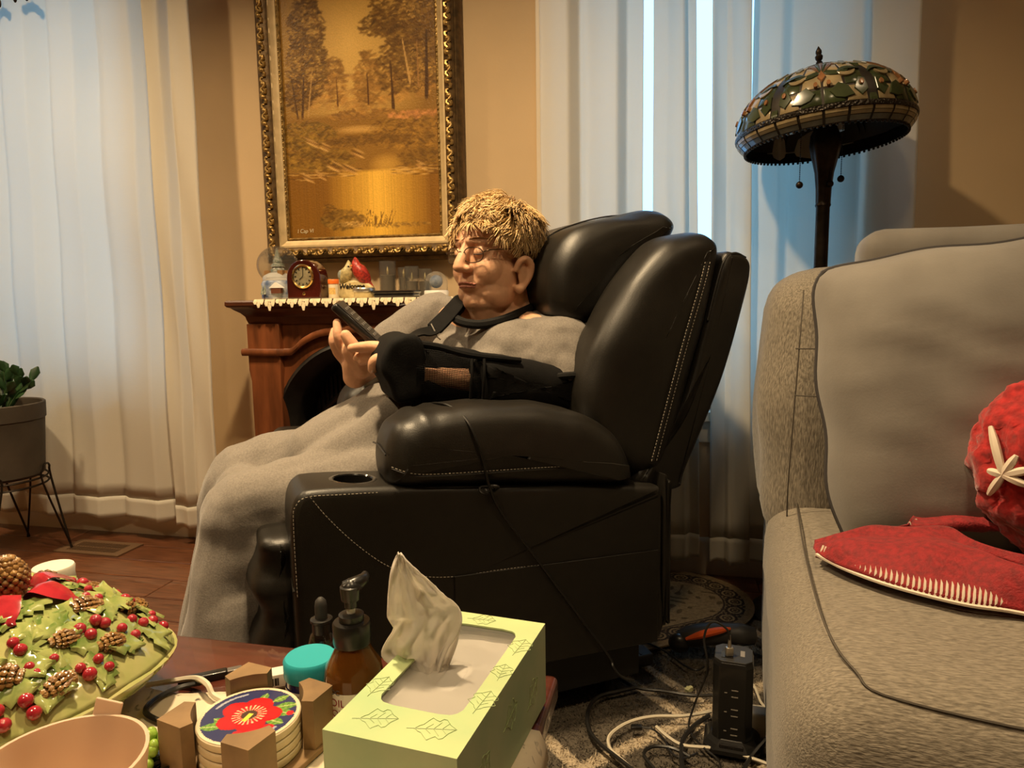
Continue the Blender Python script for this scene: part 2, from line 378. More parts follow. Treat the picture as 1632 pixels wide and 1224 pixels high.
# ================================================================ painting
M_gold = mat('antique_gold', (.34, .22, .075), .38, .75, var=.45, vscale=60, bump=.3, bscale=120)
M_golddk = mat('dark_gilt', (.11, .065, .025), .45, .5, var=.4, vscale=50, bump=.2, bscale=90)
M_liner = mat('cream_liner', (.60, .45, .24), .5, .15, var=.1, vscale=30)
M_paint = mat('oil_paint', (.5, .4, .2), .42, attr='Col', var=.06, vscale=300, bump=.25, bscale=180)
def landscape(W_=190, H_=308):
    im = np.zeros((H_, W_, 3)); yy, xx = np.mgrid[0:H_, 0:W_]; x = xx/W_; y = yy/H_*1.62; R = np.random.default_rng(5)
    def mixto(mask, c): nonlocal im; im = im*(1-mask[..., None])+np.array(c)*mask[..., None]
    g = np.clip(1-np.hypot((x-.45)/.55, (y-1.15)/.75), 0, 1)
    im[:] = np.array((122, 88, 34)); mixto(g**.7, (206, 168, 92))
    def stroke(cx, cy, rx, ry, ang, c, al):
        r = int(max(rx, ry)*W_*1.4)+2; px, py = int(cx*W_), int(cy/1.62*H_)
        x0, x1, y0, y1 = max(px-r, 0), min(px+r, W_), max(py-r, 0), min(py+r, H_)
        if x0 >= x1 or y0 >= y1: return
        dx = x[y0:y1, x0:x1]-cx; dy = y[y0:y1, x0:x1]-cy; ca, sa = math.cos(ang), math.sin(ang)
        d = ((dx*ca+dy*sa)/rx)**2+((-dx*sa+dy*ca)/ry)**2; a = al*np.clip(1.6*(1-d), 0, 1)
        im[y0:y1, x0:x1] = im[y0:y1, x0:x1]*(1-a[..., None])+np.array(c)*a[..., None]
    def crown(cx, cy, rx, ry, n, cs, s=.022, al=.5):
        for _ in range(n):
            a = R.uniform(0, 2*PI); q = R.uniform(0, 1)**.5; c = np.array(cs[R.integers(len(cs))])*R.uniform(.8, 1.15)
            stroke(cx+rx*q*math.cos(a), cy+ry*q*math.sin(a), s*R.uniform(.6, 1.5), s*.38, R.uniform(-.9, .3)*(1 if R.random() < .5 else -1), c, al)
    def trunk(x0, y0, x1, y1, w, c):
        for t in np.linspace(0, 1, 40): stroke(x0+(x1-x0)*t, y0+(y1-y0)*t, w*(1-.5*t), w*2, 0, c, .7)
    dk = [(88, 58, 18), (104, 74, 26), (76, 50, 14), (124, 92, 36)]; md = [(134, 96, 40), (150, 108, 46), (116, 82, 30)]; hz = [(164, 120, 56), (176, 130, 62), (150, 106, 46)]
    crown(.5, .86, .5, .1, 420, hz, .03, .35)
    crown(.35, .93, .06, .14, 140, md); crown(.56, .92, .085, .17, 260, md); trunk(.56, .78, .56, .95, .006, (80, 50, 16)); trunk(.36, .78, .36, .95, .005, (90, 58, 20))
    for cx, cy, rx, ry, n in ((.17, 1.02, .14, .2, 520), (.17, 1.25, .12, .17, 360), (.2, 1.45, .06, .1, 130), (.1, .86, .1, .1, 220)): crown(cx, cy, rx, ry, n, dk)
    for cx, cy, rx, ry, n in ((.83, 1.35, .25, .25, 1000), (.68, 1.48, .18, .1, 320), (.66, 1.22, .14, .07, 200), (.88, 1.02, .16, .2, 560), (.72, .98, .1, .16, 260)): crown(cx, cy, rx, ry, n, dk)
    for cx, cy, rx, ry, n in ((.85, 1.4, .2, .2, 110), (.16, 1.1, .11, .3, 90), (.9, .95, .12, .12, 60)): crown(cx, cy, rx, ry, n, [(178, 136, 66), (190, 150, 76)], .013, .55)
    trunk(.83, .88, .79, 1.12, .008, (178, 140, 80)); trunk(.88, .86, .88, 1.1, .007, (140, 100, 50)); trunk(.72, .72, .71, 1.0, .012, (70, 44, 14)); trunk(.93, .8, .94, 1.15, .014, (64, 40, 12))
    trunk(.12, .72, .14, .95, .01, (72, 46, 16)); trunk(.155, .7, .2, 1.0, .006, (170, 132, 76)); trunk(.09, .72, .06, .95, .008, (74, 48, 18))
    # banks
    mixto(np.clip(((.74-y)/.03), 0, 1), (128, 92, 34))
    crown(.12, .62, .22, .08, 420, [(120, 92, 32), (146, 112, 40), (90, 64, 20)]); crown(.8, .6, .28, .09, 560, [(126, 92, 34), (150, 110, 44), (92, 62, 20)])
    crown(.52, .72, .22, .03, 160, [(150, 108, 48), (120, 84, 34)]); crown(.86, .7, .18, .02, 90, [(182, 124, 70), (160, 108, 60)])
    mixto(.75*np.clip(.9*(1-((x-.48)/.17)**2-((y-.635)/.028)**2), 0, 1), (202, 160, 92))
    crown(.55, .57, .3, .03, 260, [(96, 66, 22), (120, 86, 32)]); crown(.2, .47, .26, .07, 460, [(118, 88, 30), (140, 106, 40), (84, 58, 18)]); crown(.9, .45, .16, .05, 220, [(120, 88, 32), (96, 66, 22)])
    # lower water with reflections
    wm = np.clip((.40-y)/.02, 0, 1)*1.0; refl = np.clip(1-np.abs(x-.6)/.34, 0, 1)**.8
    wat = np.array((116, 78, 22))*(1-refl[..., None])+np.array((214, 168, 66))*refl[..., None]
    wat = wat*(1+.022*R.standard_normal(W_)[None, :, None]); im = im*(1-wm[..., None])+wat*wm[..., None]
    mixto(.7*np.clip(.8*(1-((x-.66)/.12)**2-((y-.42)/.07)**2), 0, 1), (204, 160, 72))
    for _ in range(70):
        cx = R.choice([R.uniform(.03, .5), R.uniform(.72, 1)]); stroke(cx, R.uniform(.35, .41), R.uniform(.03, .07), .004, R.uniform(-.15, .05), (196, 156, 90) if R.random() < .5 else (80, 54, 18), .6)
    for cx, cy, l in ((.33, .42, .09), (.42, .4, .09), (.13, .36, .07), (.22, .37, .06), (.88, .40, .06), (.19, .57, .09), (.26, .54, .06), (.47, .49, .07)):
        for k in range(4): stroke(cx+R.uniform(-.02, .02), cy+.009*k-.01, l*.7, .007, -.45, ((206, 164, 100), (150, 108, 54), (90, 60, 22), (180, 140, 80))[k], .75)
    crown(.36, .1, .14, .06, 240, [(92, 66, 22), (116, 86, 34), (138, 104, 44)]); crown(.42, .07, .1, .02, 50, [(188, 150, 86)], .012); crown(.28, .15, .05, .05, 70, dk, .015)
    for k in range(26): trunk(.5+.012*k*.6, .06, .5+.014*k*.6+R.uniform(-.02, .02), .1+R.uniform(0, .06), .002, (110, 78, 30))
    crown(.75, .06, .2, .012, 60, [(150, 114, 54), (110, 80, 32)], .015)
    c = np.clip(im*1.13, 0, 255)/255; return np.where(c <= .04045, c/12.92, ((c+.055)/1.055)**2.4)
pc = thing('landscape_painting', 'tall golden forest river landscape painting in ornate gilt frame', 'painting', WF(-1.008, .012, 1.003), WROT)
cw, chh = .53, .86; PZ = .075+chh/2
img = landscape()
painted('canvas', 190, 308, lambda i, j: ((i-.5)*cw, -.012, PZ+(j-.5)*chh), img, M_paint, pc)
obj('backing', MB().box((-cw/2-.01, -.01, PZ-chh/2-.01), (cw/2+.01, .012, PZ+chh/2+.01)), M_golddk, pc, smooth=0)
def mitre(prof, w, h):
    mb = MB(); rings = []
    for o, y in prof: rings.append([(-w/2-o, -y, PZ-h/2-o), (w/2+o, -y, PZ-h/2-o), (w/2+o, -y, PZ+h/2+o), (-w/2-o, -y, PZ+h/2+o)])
    return mb.loft(rings, False)
obj('inner_lip', mitre([(0, .012), (0, .018), (.004, .022), (.009, .02), (.009, .014)], cw, chh), M_gold, pc, smooth=30)
obj('liner', mitre([(.008, .014), (.010, .022), (.018, .026), (.026, .034), (.032, .034), (.032, .02)], cw, chh), M_liner, pc, smooth=30)
mo = obj('frame_moulding', mitre([(.030, .02), (.032, .036), (.040, .044), (.052, .05), (.062, .046), (.068, .04), (.068, .0)], cw, chh), M_golddk, pc, smooth=30)
obj('outer_moulding', mitre([(.066, .0), (.066, .034), (.072, .036), (.079, .03), (.083, .022), (.083, -.01)], cw, chh), M_golddk, pc, smooth=30)
mb = MB()
for k in range(3):
    P = [(math.cos(a)*.0095*(1-.22*j), 0, math.sin(a)*.0095*(1-.22*j)) for j, a in enumerate([0, .9, 1.8, 2.7, 3.5])]
    mb.tube([(p[0]-.012+.012*k, -.002-.002*(k == 1), p[2]*(1 if k % 2 else -1)) for p in P], [.0034, .0042, .004, .0032, .0024], 6)
mb.ell((0, -.003, 0), (.006, .006, .006), 8, 6); mb.ell((.016, -.001, .006), (.007, .004, .0035), 8, 6); mb.ell((.016, -.001, -.006), (.007, .004, .0035), 8, 6)
mb.v = [v*1.3 for v in mb.v]
orn = obj('carved_scroll', mb, M_gold, mo, smooth=60).data; first = True
def put(x, z, ang):
    global first
    if first: o = bpy.data.objects['carved_scroll']; first = False
    else: o = link('carved_scroll', orn, None, mo)
    o.location = (x, -.047, z); o.rotation_euler = (0, ang, 0)
nv = 23; nh = 14; ox = cw/2+.050; oz = chh/2+.050
for k in range(nv+1):
    z = PZ-oz+2*oz*k/nv
    for s in (-1, 1): put(s*ox, z, PI/2 if k % 2 else -PI/2)
for k in range(1, nh):
    x = -ox+2*ox*k/nh
    for s in (-1, 1): put(x, PZ+s*oz, 0 if k % 2 else PI)
mb = MB()                                                         # small beads on the inner lip
for k in range(60):
    for s in (-1, 1): mb.ell((s*(cw/2+.005), -.022, PZ-chh/2+chh*(k+.5)/60), (.0026, .0022, .0045), 6, 4)
for k in range(38):
    for s in (-1, 1): mb.ell((-cw/2+cw*(k+.5)/38, -.022, PZ+s*(chh/2+.005)), (.0045, .0022, .0026), 6, 4)
obj('beading', mb, M_gold, pc, kind='stuff')
text('signature', 'I Cap VI', .018, mat('signature_paint', (.7, .6, .38), .5), pc, (-cw/2+.055, -.0135, PZ-chh/2+.022), (PI/2, 0, 0), shear=.15)
# ================================================================ fireplace mantel
M_wood = mat('cherry_wood', (.165, .052, .018), .36, var=.35, vscale=7, stretch=(4, 4, .7), bump=.05, bscale=60, coat=.15)
M_woodd = mat('dark_cherry_wood', (.085, .026, .011), .33, var=.3, vscale=7, stretch=(.7, 4, 4), coat=.2)
M_blk = mat('fire_black', (.016, .014, .012), .38, var=.2, vscale=30, spec=.5)
FU = -.945; fp = thing('fireplace_mantel', 'cherry wood electric fireplace with arched black opening', 'fireplace', WF(FU, 0, 0), WROT)
def steps(mb, hw, d, z0, prof):   # cornice: rings that go round front and sides
    rings = []
    for o, z in prof: rings.append([(-hw-o, -.02, z0+z), (-hw-o, -d-o, z0+z), (hw+o, -d-o, z0+z), (hw+o, -.02, z0+z)])
    return mb.loft(rings, True)
obj('mantel_shelf', steps(MB(), .372, .232, .80, [(0, 0), (.004, .012), (.006, .022), (.016, .034), (.03, .044), (.036, .05), (.044, .053), (.048, .058), (.048, .068), (.044, .073), (0, .0735)]), M_woodd, fp, smooth=25)
AR = .30; AZ = .45
arc = [(AR*math.cos(a), AZ+AR*math.sin(a)) for a in np.linspace(0, PI, 33)]
obj('front_panel', MB().prism([(-.37, 0), (-.37, .80), (.37, .80), (.37, 0), (AR, 0)]+arc+[(-AR, 0)], -.225, -.195), M_wood, fp, smooth=20)
for s in (-1, 1): obj('side_panel', MB().box((s*.365-.008, -.22, 0), (s*.365+.008, -.02, .80)), M_wood, fp, smooth=0)
for s in (-1, 1):
    mb = MB(); x = s*.315
    mb.loft([[(x-w, -.20, z), (x-w, -y, z), (x+w, -y, z), (x+w, -.20, z)] for w, y, z in ((.052, .243, 0), (.052, .243, .62), (.056, .247, .655), (.056, .247, .70), (.056, .247, .80))])
    obj('pilaster', mb, M_wood, fp, smooth=25, bevel=.003)
path = [(-.385, .712), (-.30, .712), (-.235, .712), (-.215, .718), (-.18, .745), (-.13, .768), (-.07, .778), (0, .782)]
path = path+[(-x, z) for x, z in path[-2::-1]]
sm = catmull([(x, z, 0) for x, z in path], 4); rings = []
for p in sm:
    dd = .262 if abs(p.x) > .255 else .248
    rings.append([(p.x, -.2, p.y-.011), (p.x, -dd+.004, p.y-.011), (p.x, -dd, p.y-.004), (p.x, -dd, p.y+.004), (p.x, -dd+.004, p.y+.011), (p.x, -.2, p.y+.011)])
obj('arch_moulding', MB().loft(rings), M_wood, fp, smooth=35)
def archring(r0, r1, yout, yin, nm, m):
    mb = MB(); prof = [(r1, -.19), (r1, -yout), (r1-.012, -yout-.008), ((r0+r1)/2, -(yout+yin)/2-.004), (r0+.008, -yin), (r0, -yin+.02), (r0, -.06)]
    pa = [(1, 0)]+[(math.cos(a), math.sin(a)) for a in np.linspace(0, PI, 37)]+[(-1, 0)]; rings = []
    for k, (c, s) in enumerate(pa):
        low = k in (0, len(pa)-1); rings.append([(r*c, y, (0 if low else AZ+r*s)) for r, y in prof])
    mb.loft(rings, False, closed=False); return obj(nm, mb, m, fp, smooth=50)
archring(.245, AR, .228, .19, 'arch_surround', M_blk)
M_dark = mat('firebox_black', (.008, .007, .006), .6, var=.1)
fb = obj('firebox', MB().box((-.30, -.07, 0), (.30, -.05, .76)), M_dark, fp, smooth=0)
mb = MB()
rib = MB().box((-.0035, -.08, .02), (.0035, -.07, .62)); rme = None
for k in range(-14, 15):
    if rme is None: rme = obj('rib', rib, M_blk, fb, loc=(k*.016, 0, 0), smooth=0).data
    else: link('rib', rme, None, fb, (k*.016, 0, 0))
M_mesh = mat('grille_weave', (.05, .045, .04), .45, var=.3, vscale=200, bump=.9, bscale=330, voro=True)
obj('fire_guard_rim', MB().tube([(.235*math.cos(a), -.12, .36+.235*math.sin(a)) for a in np.linspace(0, PI, 33)], .011, 8), M_blk, fp)
obj('fire_guard_band', MB().tube([(.205*math.cos(a), -.165, .32+.225*math.sin(a)) for a in np.linspace(0, PI, 33)], .013, 8), M_blk, fp)
obj('fire_guard', MB().grid(24, 8, lambda i, j: (.2*j*math.cos(PI*i), -.165-.035*(1-j*j), .32+.22*j*math.sin(PI*i))), M_mesh, fp, smooth=180, solid=.003)
# ---------------------------------------------------------------- lace runner
M_lace = mat('lace', (.72, .62, .42), .85, var=.08, vscale=80, bump=.3, bscale=300)
lr = tag(obj('lace_runner', MB(), M_lace), 'cream lace runner with scalloped edge along the mantel shelf', 'runner')
MZ = .8745
mb = MB(); x0, x1 = -.32, .36; n = 18
mb.box((x0, -.255, MZ), (x1, -.06, MZ+.0012))
for k in range(n):
    x = x0+(x1-x0)*(k+.5)/n; ln = (.022, .03, .018)[k % 3]
    for q, l in ((-1, .7), (0, 1.15), (1, .7)):
        cx = x+q*.011
        pts = [(cx-.0055, 0), (cx-.0065, -ln*l*.6), (cx-.003, -ln*l), (cx+.003, -ln*l), (cx+.0065, -ln*l*.6), (cx+.0055, 0)]
        vs = [(px, -.277-(.006 if z < -.003 else 0), MZ+z+.0012) for px, z in pts]+[(cx-.0055, -.25, MZ+.0012), (cx+.0055, -.25, MZ+.0012)]
        mb.add(vs, [(0, 1, 2, 3, 4, 5), (0, 5, 7, 6)])
bpy.data.objects.remove(lr)
lr = tag(obj('lace_runner', mb, M_lace, loc=WF(FU, 0, 0), rot=(0, 0, WROT), smooth=0, solid=.0012), 'cream lace runner with scalloped edge along the mantel shelf', 'runner')
MZ += .0018
# ---------------------------------------------------------------- things on the mantel
M_cg = mat('clear_glass', (.62, .62, .56), .04, trans=.9, ior=1.12, alpha=.42); M_snow = mat('snow_white', (.72, .70, .66), .5, var=.06)
M_pine = mat('pine_green', (.10, .15, .10), .5, col2=(.45, .44, .38), vscale=150); M_tan = mat('house_tan', (.45, .24, .09), .5, var=.2); M_blue = mat('winter_blue', (.08, .12, .22), .4, col2=(.40, .42, .45), vscale=45)
M_brownr = mat('house_brown', (.12, .04, .02), .5)
sg = thing('snow_globe', 'glass snow globe with pine tree and snowy village base', 'snow globe', WF(-1.268, .125, MZ), WROT)
obj('base', MB().lathe([(.052, 0), (.055, .006), (.054, .05), (.05, .058), (.046, .062)], 32), M_blue, sg)
obj('globe', MB().ell((0, 0, .108), (.066, .066, .062), 32, 20), M_cg, sg)
mb = MB()
for z, r in ((.094, .026), (.110, .021), (.124, .015), (.137, .009)): mb.lathe([(r, z-.006), (r*.9, z), (.003, z+.020)], 10)
obj('pine_tree', mb, M_pine, sg, smooth=30)
mb = MB()
for z, r in ((.101, .022), (.116, .017), (.130, .011), (.142, .006)): mb.lathe([(r, z-.005), (.003, z+.014)], 7)
obj('snow_cap', mb, M_snow, sg, smooth=30)
obj('snow_hill', MB().ell((0, 0, .064), (.05, .05, .026), 20, 10), M_snow, sg)
for x, y in ((-.024, -.02), (.024, -.022), (.036, .0)): obj('cottage', MB().box((x-.009, y-.008, .075), (x+.009, y+.008, .092)), M_tan, sg, smooth=0)
mb = MB().box((.006, -.0585, .018), (.04, -.045, .036)); obj('relief_house', mb, M_brownr, sg, smooth=0)
obj('relief_roof', MB().prism([(.0, .035), (.022, .053), (.046, .035)], -.06, -.043), M_snow, sg, smooth=0)
obj('relief_snow', MB().ell((0, -.0, .006), (.0565, .0565, .012), 32, 6), M_snow, sg)
mb = MB()
for x in (-.03, -.02): mb.lathe([(.006, 0), (.001, .03)], 8, Matrix.Translation((x, -.05, .015)))
obj('relief_tree', mb, M_pine, sg)
ck = thing('mantel_clock', 'glossy dark red wooden arched clock with gold round dial', 'clock', WF(-1.124, .2, MZ), WROT)
M_mah = mat('lacquer_mahogany', (.05, .008, .005), .12, var=.3, vscale=10, coat=.8); M_brass = mat('brass', (.75, .52, .18), .22, 1, var=.1); M_dial = mat('dial', (.42, .36, .22), .3, .4, var=.2, vscale=60)
o_ = [(-.057, 0), (-.057, .06)]+[(.057*math.cos(a), .062+.057*math.sin(a)) for a in np.linspace(PI, 0, 17)]+[(.057, 0)]
obj('case', MB().prism(o_, -.025, .03), M_mah, ck, smooth=35, bevel=.004)
MY = Matrix.Translation((0, -.024, .068)) @ Matrix.Rotation(PI/2, 4, 'X')
bz = obj('bezel', MB().lathe([(.030, 0), (.036, .001), (.037, .004), (.034, .007), (.030, .005)], 32, MY, cap=False), M_brass, ck)
dl = obj('dial', MB().lathe([(.031, .001), (.031, .002)], 32, MY), M_dial, ck)
M_black = mat('plain_black', (.012, .011, .01), .4); mb = MB()
for h in range(12): a = h*PI/6; mb.box((-.0012, -.0008, .022), (.0012, .0006, .028), Matrix.Translation((0, -.0268, .068)) @ Matrix.Rotation(a, 4, 'Y'))
obj('numerals', mb, M_black, dl, smooth=0)
for a, l in ((.1, .022), (4.0, .015)): obj('hand', MB().box((-.0008, -.0005, 0), (.0008, .0005, l), Matrix.Translation((0, -.0275, .068)) @ Matrix.Rotation(a, 4, 'Y')), M_black, dl, smooth=0)
obj('emblem', MB().lathe([(.005, 0), (.004, .0015), (.001, .002)], 12, Matrix.Translation((0, -.025, .015)) @ Matrix.Rotation(PI/2, 4, 'X')), M_brass, ck)
pb = thing('pill_bottle', 'small white pill bottle with orange cap right of the clock', 'bottle', WF(-1.036, .2, MZ), WROT)
M_or = mat('orange_cap', (.80, .17, .02), .45); M_lab = mat('label_paper', (.75, .66, .5), .6, var=.08, vscale=90)
obj('body', MB().lathe([(.014, 0), (.0155, .002), (.0155, .042), (.012, .046)], 20), M_lab, pb)
obj('cap', MB().lathe([(.0165, .044), (.0170, .046), (.0170, .056), (.0155, .058)], 20), M_or, pb)
obj('print', MB().grid(8, 2, lambda i, j: (.0157*math.sin((i-.5)*1.6), -.0157*math.cos((i-.5)*1.6), .012+.02*j)), mat('amber_label', (.7, .45, .15), .6, var=.2, vscale=200), pb)
bs = thing('welcome_birds', 'ceramic welcome plaque with a yellow and a red bird on top', 'figurine', WF(-.988, .135, MZ), WROT)
M_cer = mat('cream_ceramic', (.62, .50, .25), .3, var=.15, vscale=50); M_red = mat('cardinal_red', (.34, .03, .02), .3, var=.5, vscale=140, bump=.3, bscale=200); M_yel = mat('bird_yellow', (.5, .42, .2), .35, var=.3, vscale=120, bump=.2, bscale=200); M_gry = mat('bird_grey', (.28, .30, .26), .4, var=.3, vscale=120)
obj('plaque', MB().puff([(-.055, 0), (-.058, .035), (-.03, .052), (0, .056), (.03, .05), (.056, .034), (.055, 0)], -.012, .012, .008), M_cer, bs)
text('lettering', 'Welcome', .022, M_black, bs, (-.012, -.0138, .036), (PI/2, 0, 0), shear=.2, bold=.0006)
mb = MB(); mb.tube([(.035, .005, .042), (.026, 0, .062), (.012, -.004, .085), (.004, -.006, .1), (.0, -.004, .116), (-.001, -.003, .127)], [.012, .021, .0225, .016, .010, .002], 12, smooth=3)
rb = obj('red_bird', mb, M_red, bs, label='red bird with tall crest'); obj('tail', MB().tube([(.034, .004, .055), (.05, .0, .035), (.06, -.004, .02)], [.009, .006, .003], 8), M_red, rb); obj('beak', MB().tube([(-.006, -.014, .1), (-.012, -.022, .098)], [.004, .0008], 8), M_or, rb)
mb = MB(); mb.tube([(-.055, .004, .05), (-.042, 0, .06), (-.03, -.004, .08), (-.024, -.005, .095), (-.024, -.003, .108), (-.025, -.002, .118)], [.008, .018, .02, .013, .008, .0015], 12, smooth=3)
yb = obj('yellow_bird', mb, M_yel, bs, label='pale yellow bird with grey crest'); obj('wing', MB().ell((-.047, -.012, .072), (.012, .006, .016), 10, 8), M_gry, yb); obj('eye', MB().ell((-.019, -.016, .098), (.003, .002, .003), 8, 6), M_black, yb)
tn = thing('candle_tin', 'small round silver lidded tin in front of the welcome birds', 'tin', WF(-.928, .215, MZ), WROT)
M_tin = mat('tin_metal', (.55, .52, .45), .3, .85, var=.15, vscale=40)
obj('tin_body', MB().lathe([(.029, 0), (.0305, .002), (.0305, .018)], 28), M_cer, tn); obj('lid', MB().lathe([(.032, .017), (.033, .019), (.033, .027), (.031, .030), (.028, .0305), (.027, .029)], 28), M_tin, tn)
dv = thing('glossy_black_case', 'flat glossy black oval case lying on the mantel before the candles', 'case', WF(-.822, .215, MZ), WROT)
M_gl = mat('gloss_black', (.01, .009, .009), .1, coat=.6)
obj('lower_shell', MB().rbox((-.064, -.03, 0), (.064, .03, .012), .01, 4), M_gl, dv); obj('upper_shell', MB().rbox((-.066, -.032, .011), (.066, .032, .021), .009, 4), M_gl, dv)
# smoked glass candle holders
M_smoke = mat('smoked_glass', (.55, .55, .53), .05, trans=.9, ior=1.1, alpha=.42); M_cand = mat('candle_wax', (.26, .20, .125), .6, var=.05); M_flame = mat('flame_tip', (.75, .6, .3), .4)
for u, d, r, h, ch_, lb in ((-.898, .10, .0265, .114, .071, 'tallest smoked glass candle holder, left of the group on the mantel'), (-.85, .085, .018, .094, .062, 'slim smoked glass candle holder in the middle of the group'),
                        (-.813, .11, .022, .096, .05, 'third smoked glass candle holder from the left'), (-.777, .09, .022, .088, .05, 'short smoked glass candle holder at the right of the group')):
    t = thing('candle_holder', lb, 'candle holder', WF(u, d, MZ), WROT, 'candle holders on the mantel')
    obj('glass_cylinder', MB().lathe([(.001, 0), (r, 0), (r, h), (r-.0018, h), (r-.0018, .003), (.001, .003)], 28, cap=False), M_smoke, t)
    cd_ = obj('candle', MB().lathe([(r-.004, .0035), (r-.004, ch_-.002), (r-.006, ch_), (.002, ch_-.002)], 24), M_cand, t)
    obj('flame_tip', MB().lathe([(.0005, ch_-.003), (.0035, ch_+.006), (.003, ch_+.014), (.0004, ch_+.026)], 10), M_flame, cd_)
cl = thing('glass_cloche', 'small clear glass dome standing beside the candle holders', 'glass dome', WF(-.73, .12, MZ), WROT)
M_cg2 = mat('dome_glass', (.75, .82, .88), .04, trans=.85, ior=1.1, alpha=.4)
obj('dome', MB().lathe([(.036, .02)]+[(.036*math.cos(a)+.0001, .042+.036*math.sin(a)) for a in np.linspace(0, PI/2, 10)], 28), M_cg2, cl); obj('stand', MB().lathe([(.034, 0), (.038, .004), (.038, .016), (.035, .02)], 28), M_snow, cl)
obj('inner_ball', MB().ell((0, 0, .046), (.02, .02, .02)), M_blue, cl)
# ================================================================ recliner
M_lea = mat('black_leather', (.0115, .0098, .0074), .42, var=.12, vscale=25, bump=.10, bscale=420, spec=.55)
M_thr = mat('grey_thread', (.42, .38, .31), .7); M_pipe = mat('leather_piping', (.014, .012, .010), .45)
rc = thing('recliner', 'black leather power lift recliner with cup holders and grey stitching', 'recliner', C0, CROT); rc.scale = (CSC,)*3
def stitch(path, parent, step=.008, r=.0009, duty=.6):
    P = [Vector(p) for p in path]; mb = MB(); d = 0; acc = 0
    for a, b in zip(P[:-1], P[1:]):
        L = (b-a).length; t = 0
        while t < L:
            if (acc+t) % step < step*duty:
                e = min(t+step*duty-((acc+t) % step), L)
                if e-t > step*.2: mb.tube([a.lerp(b, t/L), a.lerp(b, e/L)], r, 4)
                t = e+1e-6
            else: t += step-((acc+t) % step)+1e-6
        acc += L
    return obj('stitching', mb, M_thr, parent, kind='stuff')
side = [(0.0, .05), (0.0, .2), (.0, .40), (.004, .47), (.022, .502), (.06, .508), (.2, .497), (.5, .463), (.8, .43), (.84, .415), (.848, .38), (.848, .2), (.846, .045), (.7, .04), (.4, .04), (.1, .04)]
for nm, b0, b1 in (('n', 0, .165), ('f', .60, .765)):
    sp = obj('arm_box', MB().puff(side, b0, b1, .018, 4), M_lea, rc)
    cut = obj('cutter', MB().lathe([(.041, .40), (.041, .56)], 32, Matrix.Translation((.135, (b0+b1)/2, 0))), M_lea, rc)
    bake(sp, cut); sp.data.set_sharp_from_angle(angle=math.radians(50))
    Mx = Matrix.Translation((.135, (b0+b1)/2, .5005)) @ Matrix.Rotation(math.radians(4.5), 4, 'Y')
    obj('cup_holder', MB().lathe([(.001, -.078), (.039, -.078), (.0405, -.01), (.0405, .0005), (.043, .003), (.049, .0025), (.051, .0005), (.05, -.003), (.0412, -.003)], 36, Mx, cap=False), mat('cup_holder_black', (.012, .011, .01), .18, coat=.4), rc)
    pad = [(.192, .53), (.2, .585), (.225, .622), (.28, .641), (.40, .646), (.55, .634), (.66, .602), (.735, .545), (.768, .48), (.755, .435), (.62, .45), (.45, .468), (.30, .482), (.21, .49)]
    bb = (-.012, .175) if nm == 'n' else (.59, .777)
    def wr(q, b=bb):
        k = abs(math.sin(q.z*60+q.x*20)); q.z += .004*noise3(q, 14)*min(1, max(0, (q.x-.2)*8)); q.y += .003*noise3(q, 11, 3)
        if q.x < .34: q.z += .004*math.sin(q.x*120+q.y*15)*max(0, 1-abs(q.x-.27)/.07)*(1 if q.z > .58 else .2)
        return q
    ap = obj('arm_pad', MB().puff(pad, bb[0], bb[1], .055, 8, .004, fn=wr), M_lea, rc, smooth=180)
    yb = bb[0]+.004 if nm == 'n' else bb[1]-.004
    if nm == 'n':
        seam = [(.20, yb+.010, .534), (.24, yb-.001, .519), (.30, yb-.003, .512), (.5, yb-.004, .503), (.70, yb+.003, .49)]
        obj('piping', MB().tube(seam, .0022, 6, smooth=6), M_pipe, ap); stitch([(p[0], p[1]-.0025, p[2]+.005) for p in catmull(seam, 6)], ap)
        seam2 = [(.24, yb-.001, .52), (.232, yb+.012, .555), (.222, yb+.05, .60)]
        obj('piping', MB().tube(seam2, .0018, 6, smooth=6), M_pipe, ap)
        for sx in (.31,):
            obj('piping', MB().tube([(.193, .02, .56), (.192, .09, .568), (.195, .16, .56)], .0018, 6, smooth=4), M_pipe, ap)
        stitch(catmull([(.006, -.0012, .30), (.006, -.001, .45), (.012, -.0008, .482), (.035, -.0008, .497), (.1, -.0006, .494), (.17, -.001, .49)], 6), sp)
        stitch(catmull([(.040, -.0012, .496), (.07, -.0013, .452), (.12, -.0013, .393), (.18, -.0013, .338), (.24, -.0013, .306), (.32, -.0013, .289), (.45, -.0013, .286), (.62, -.0013, .276), (.83, -.0013, .264)], 8), sp)
        obj('pocket_flap', MB().box((.325, -.004, .05), (.832, .0, .281), Matrix(((1, 0, 0, 0), (0, 1, 0, 0), (-.035, 0, 1, .02), (0, 0, 0, 1)))), M_lea, sp, smooth=0, bevel=.003)
        obj('piping', MB().tube([(.0, -.0, .31), (.001, .05, .315), (.001, .1, .315)], .0022, 6), M_pipe, sp)
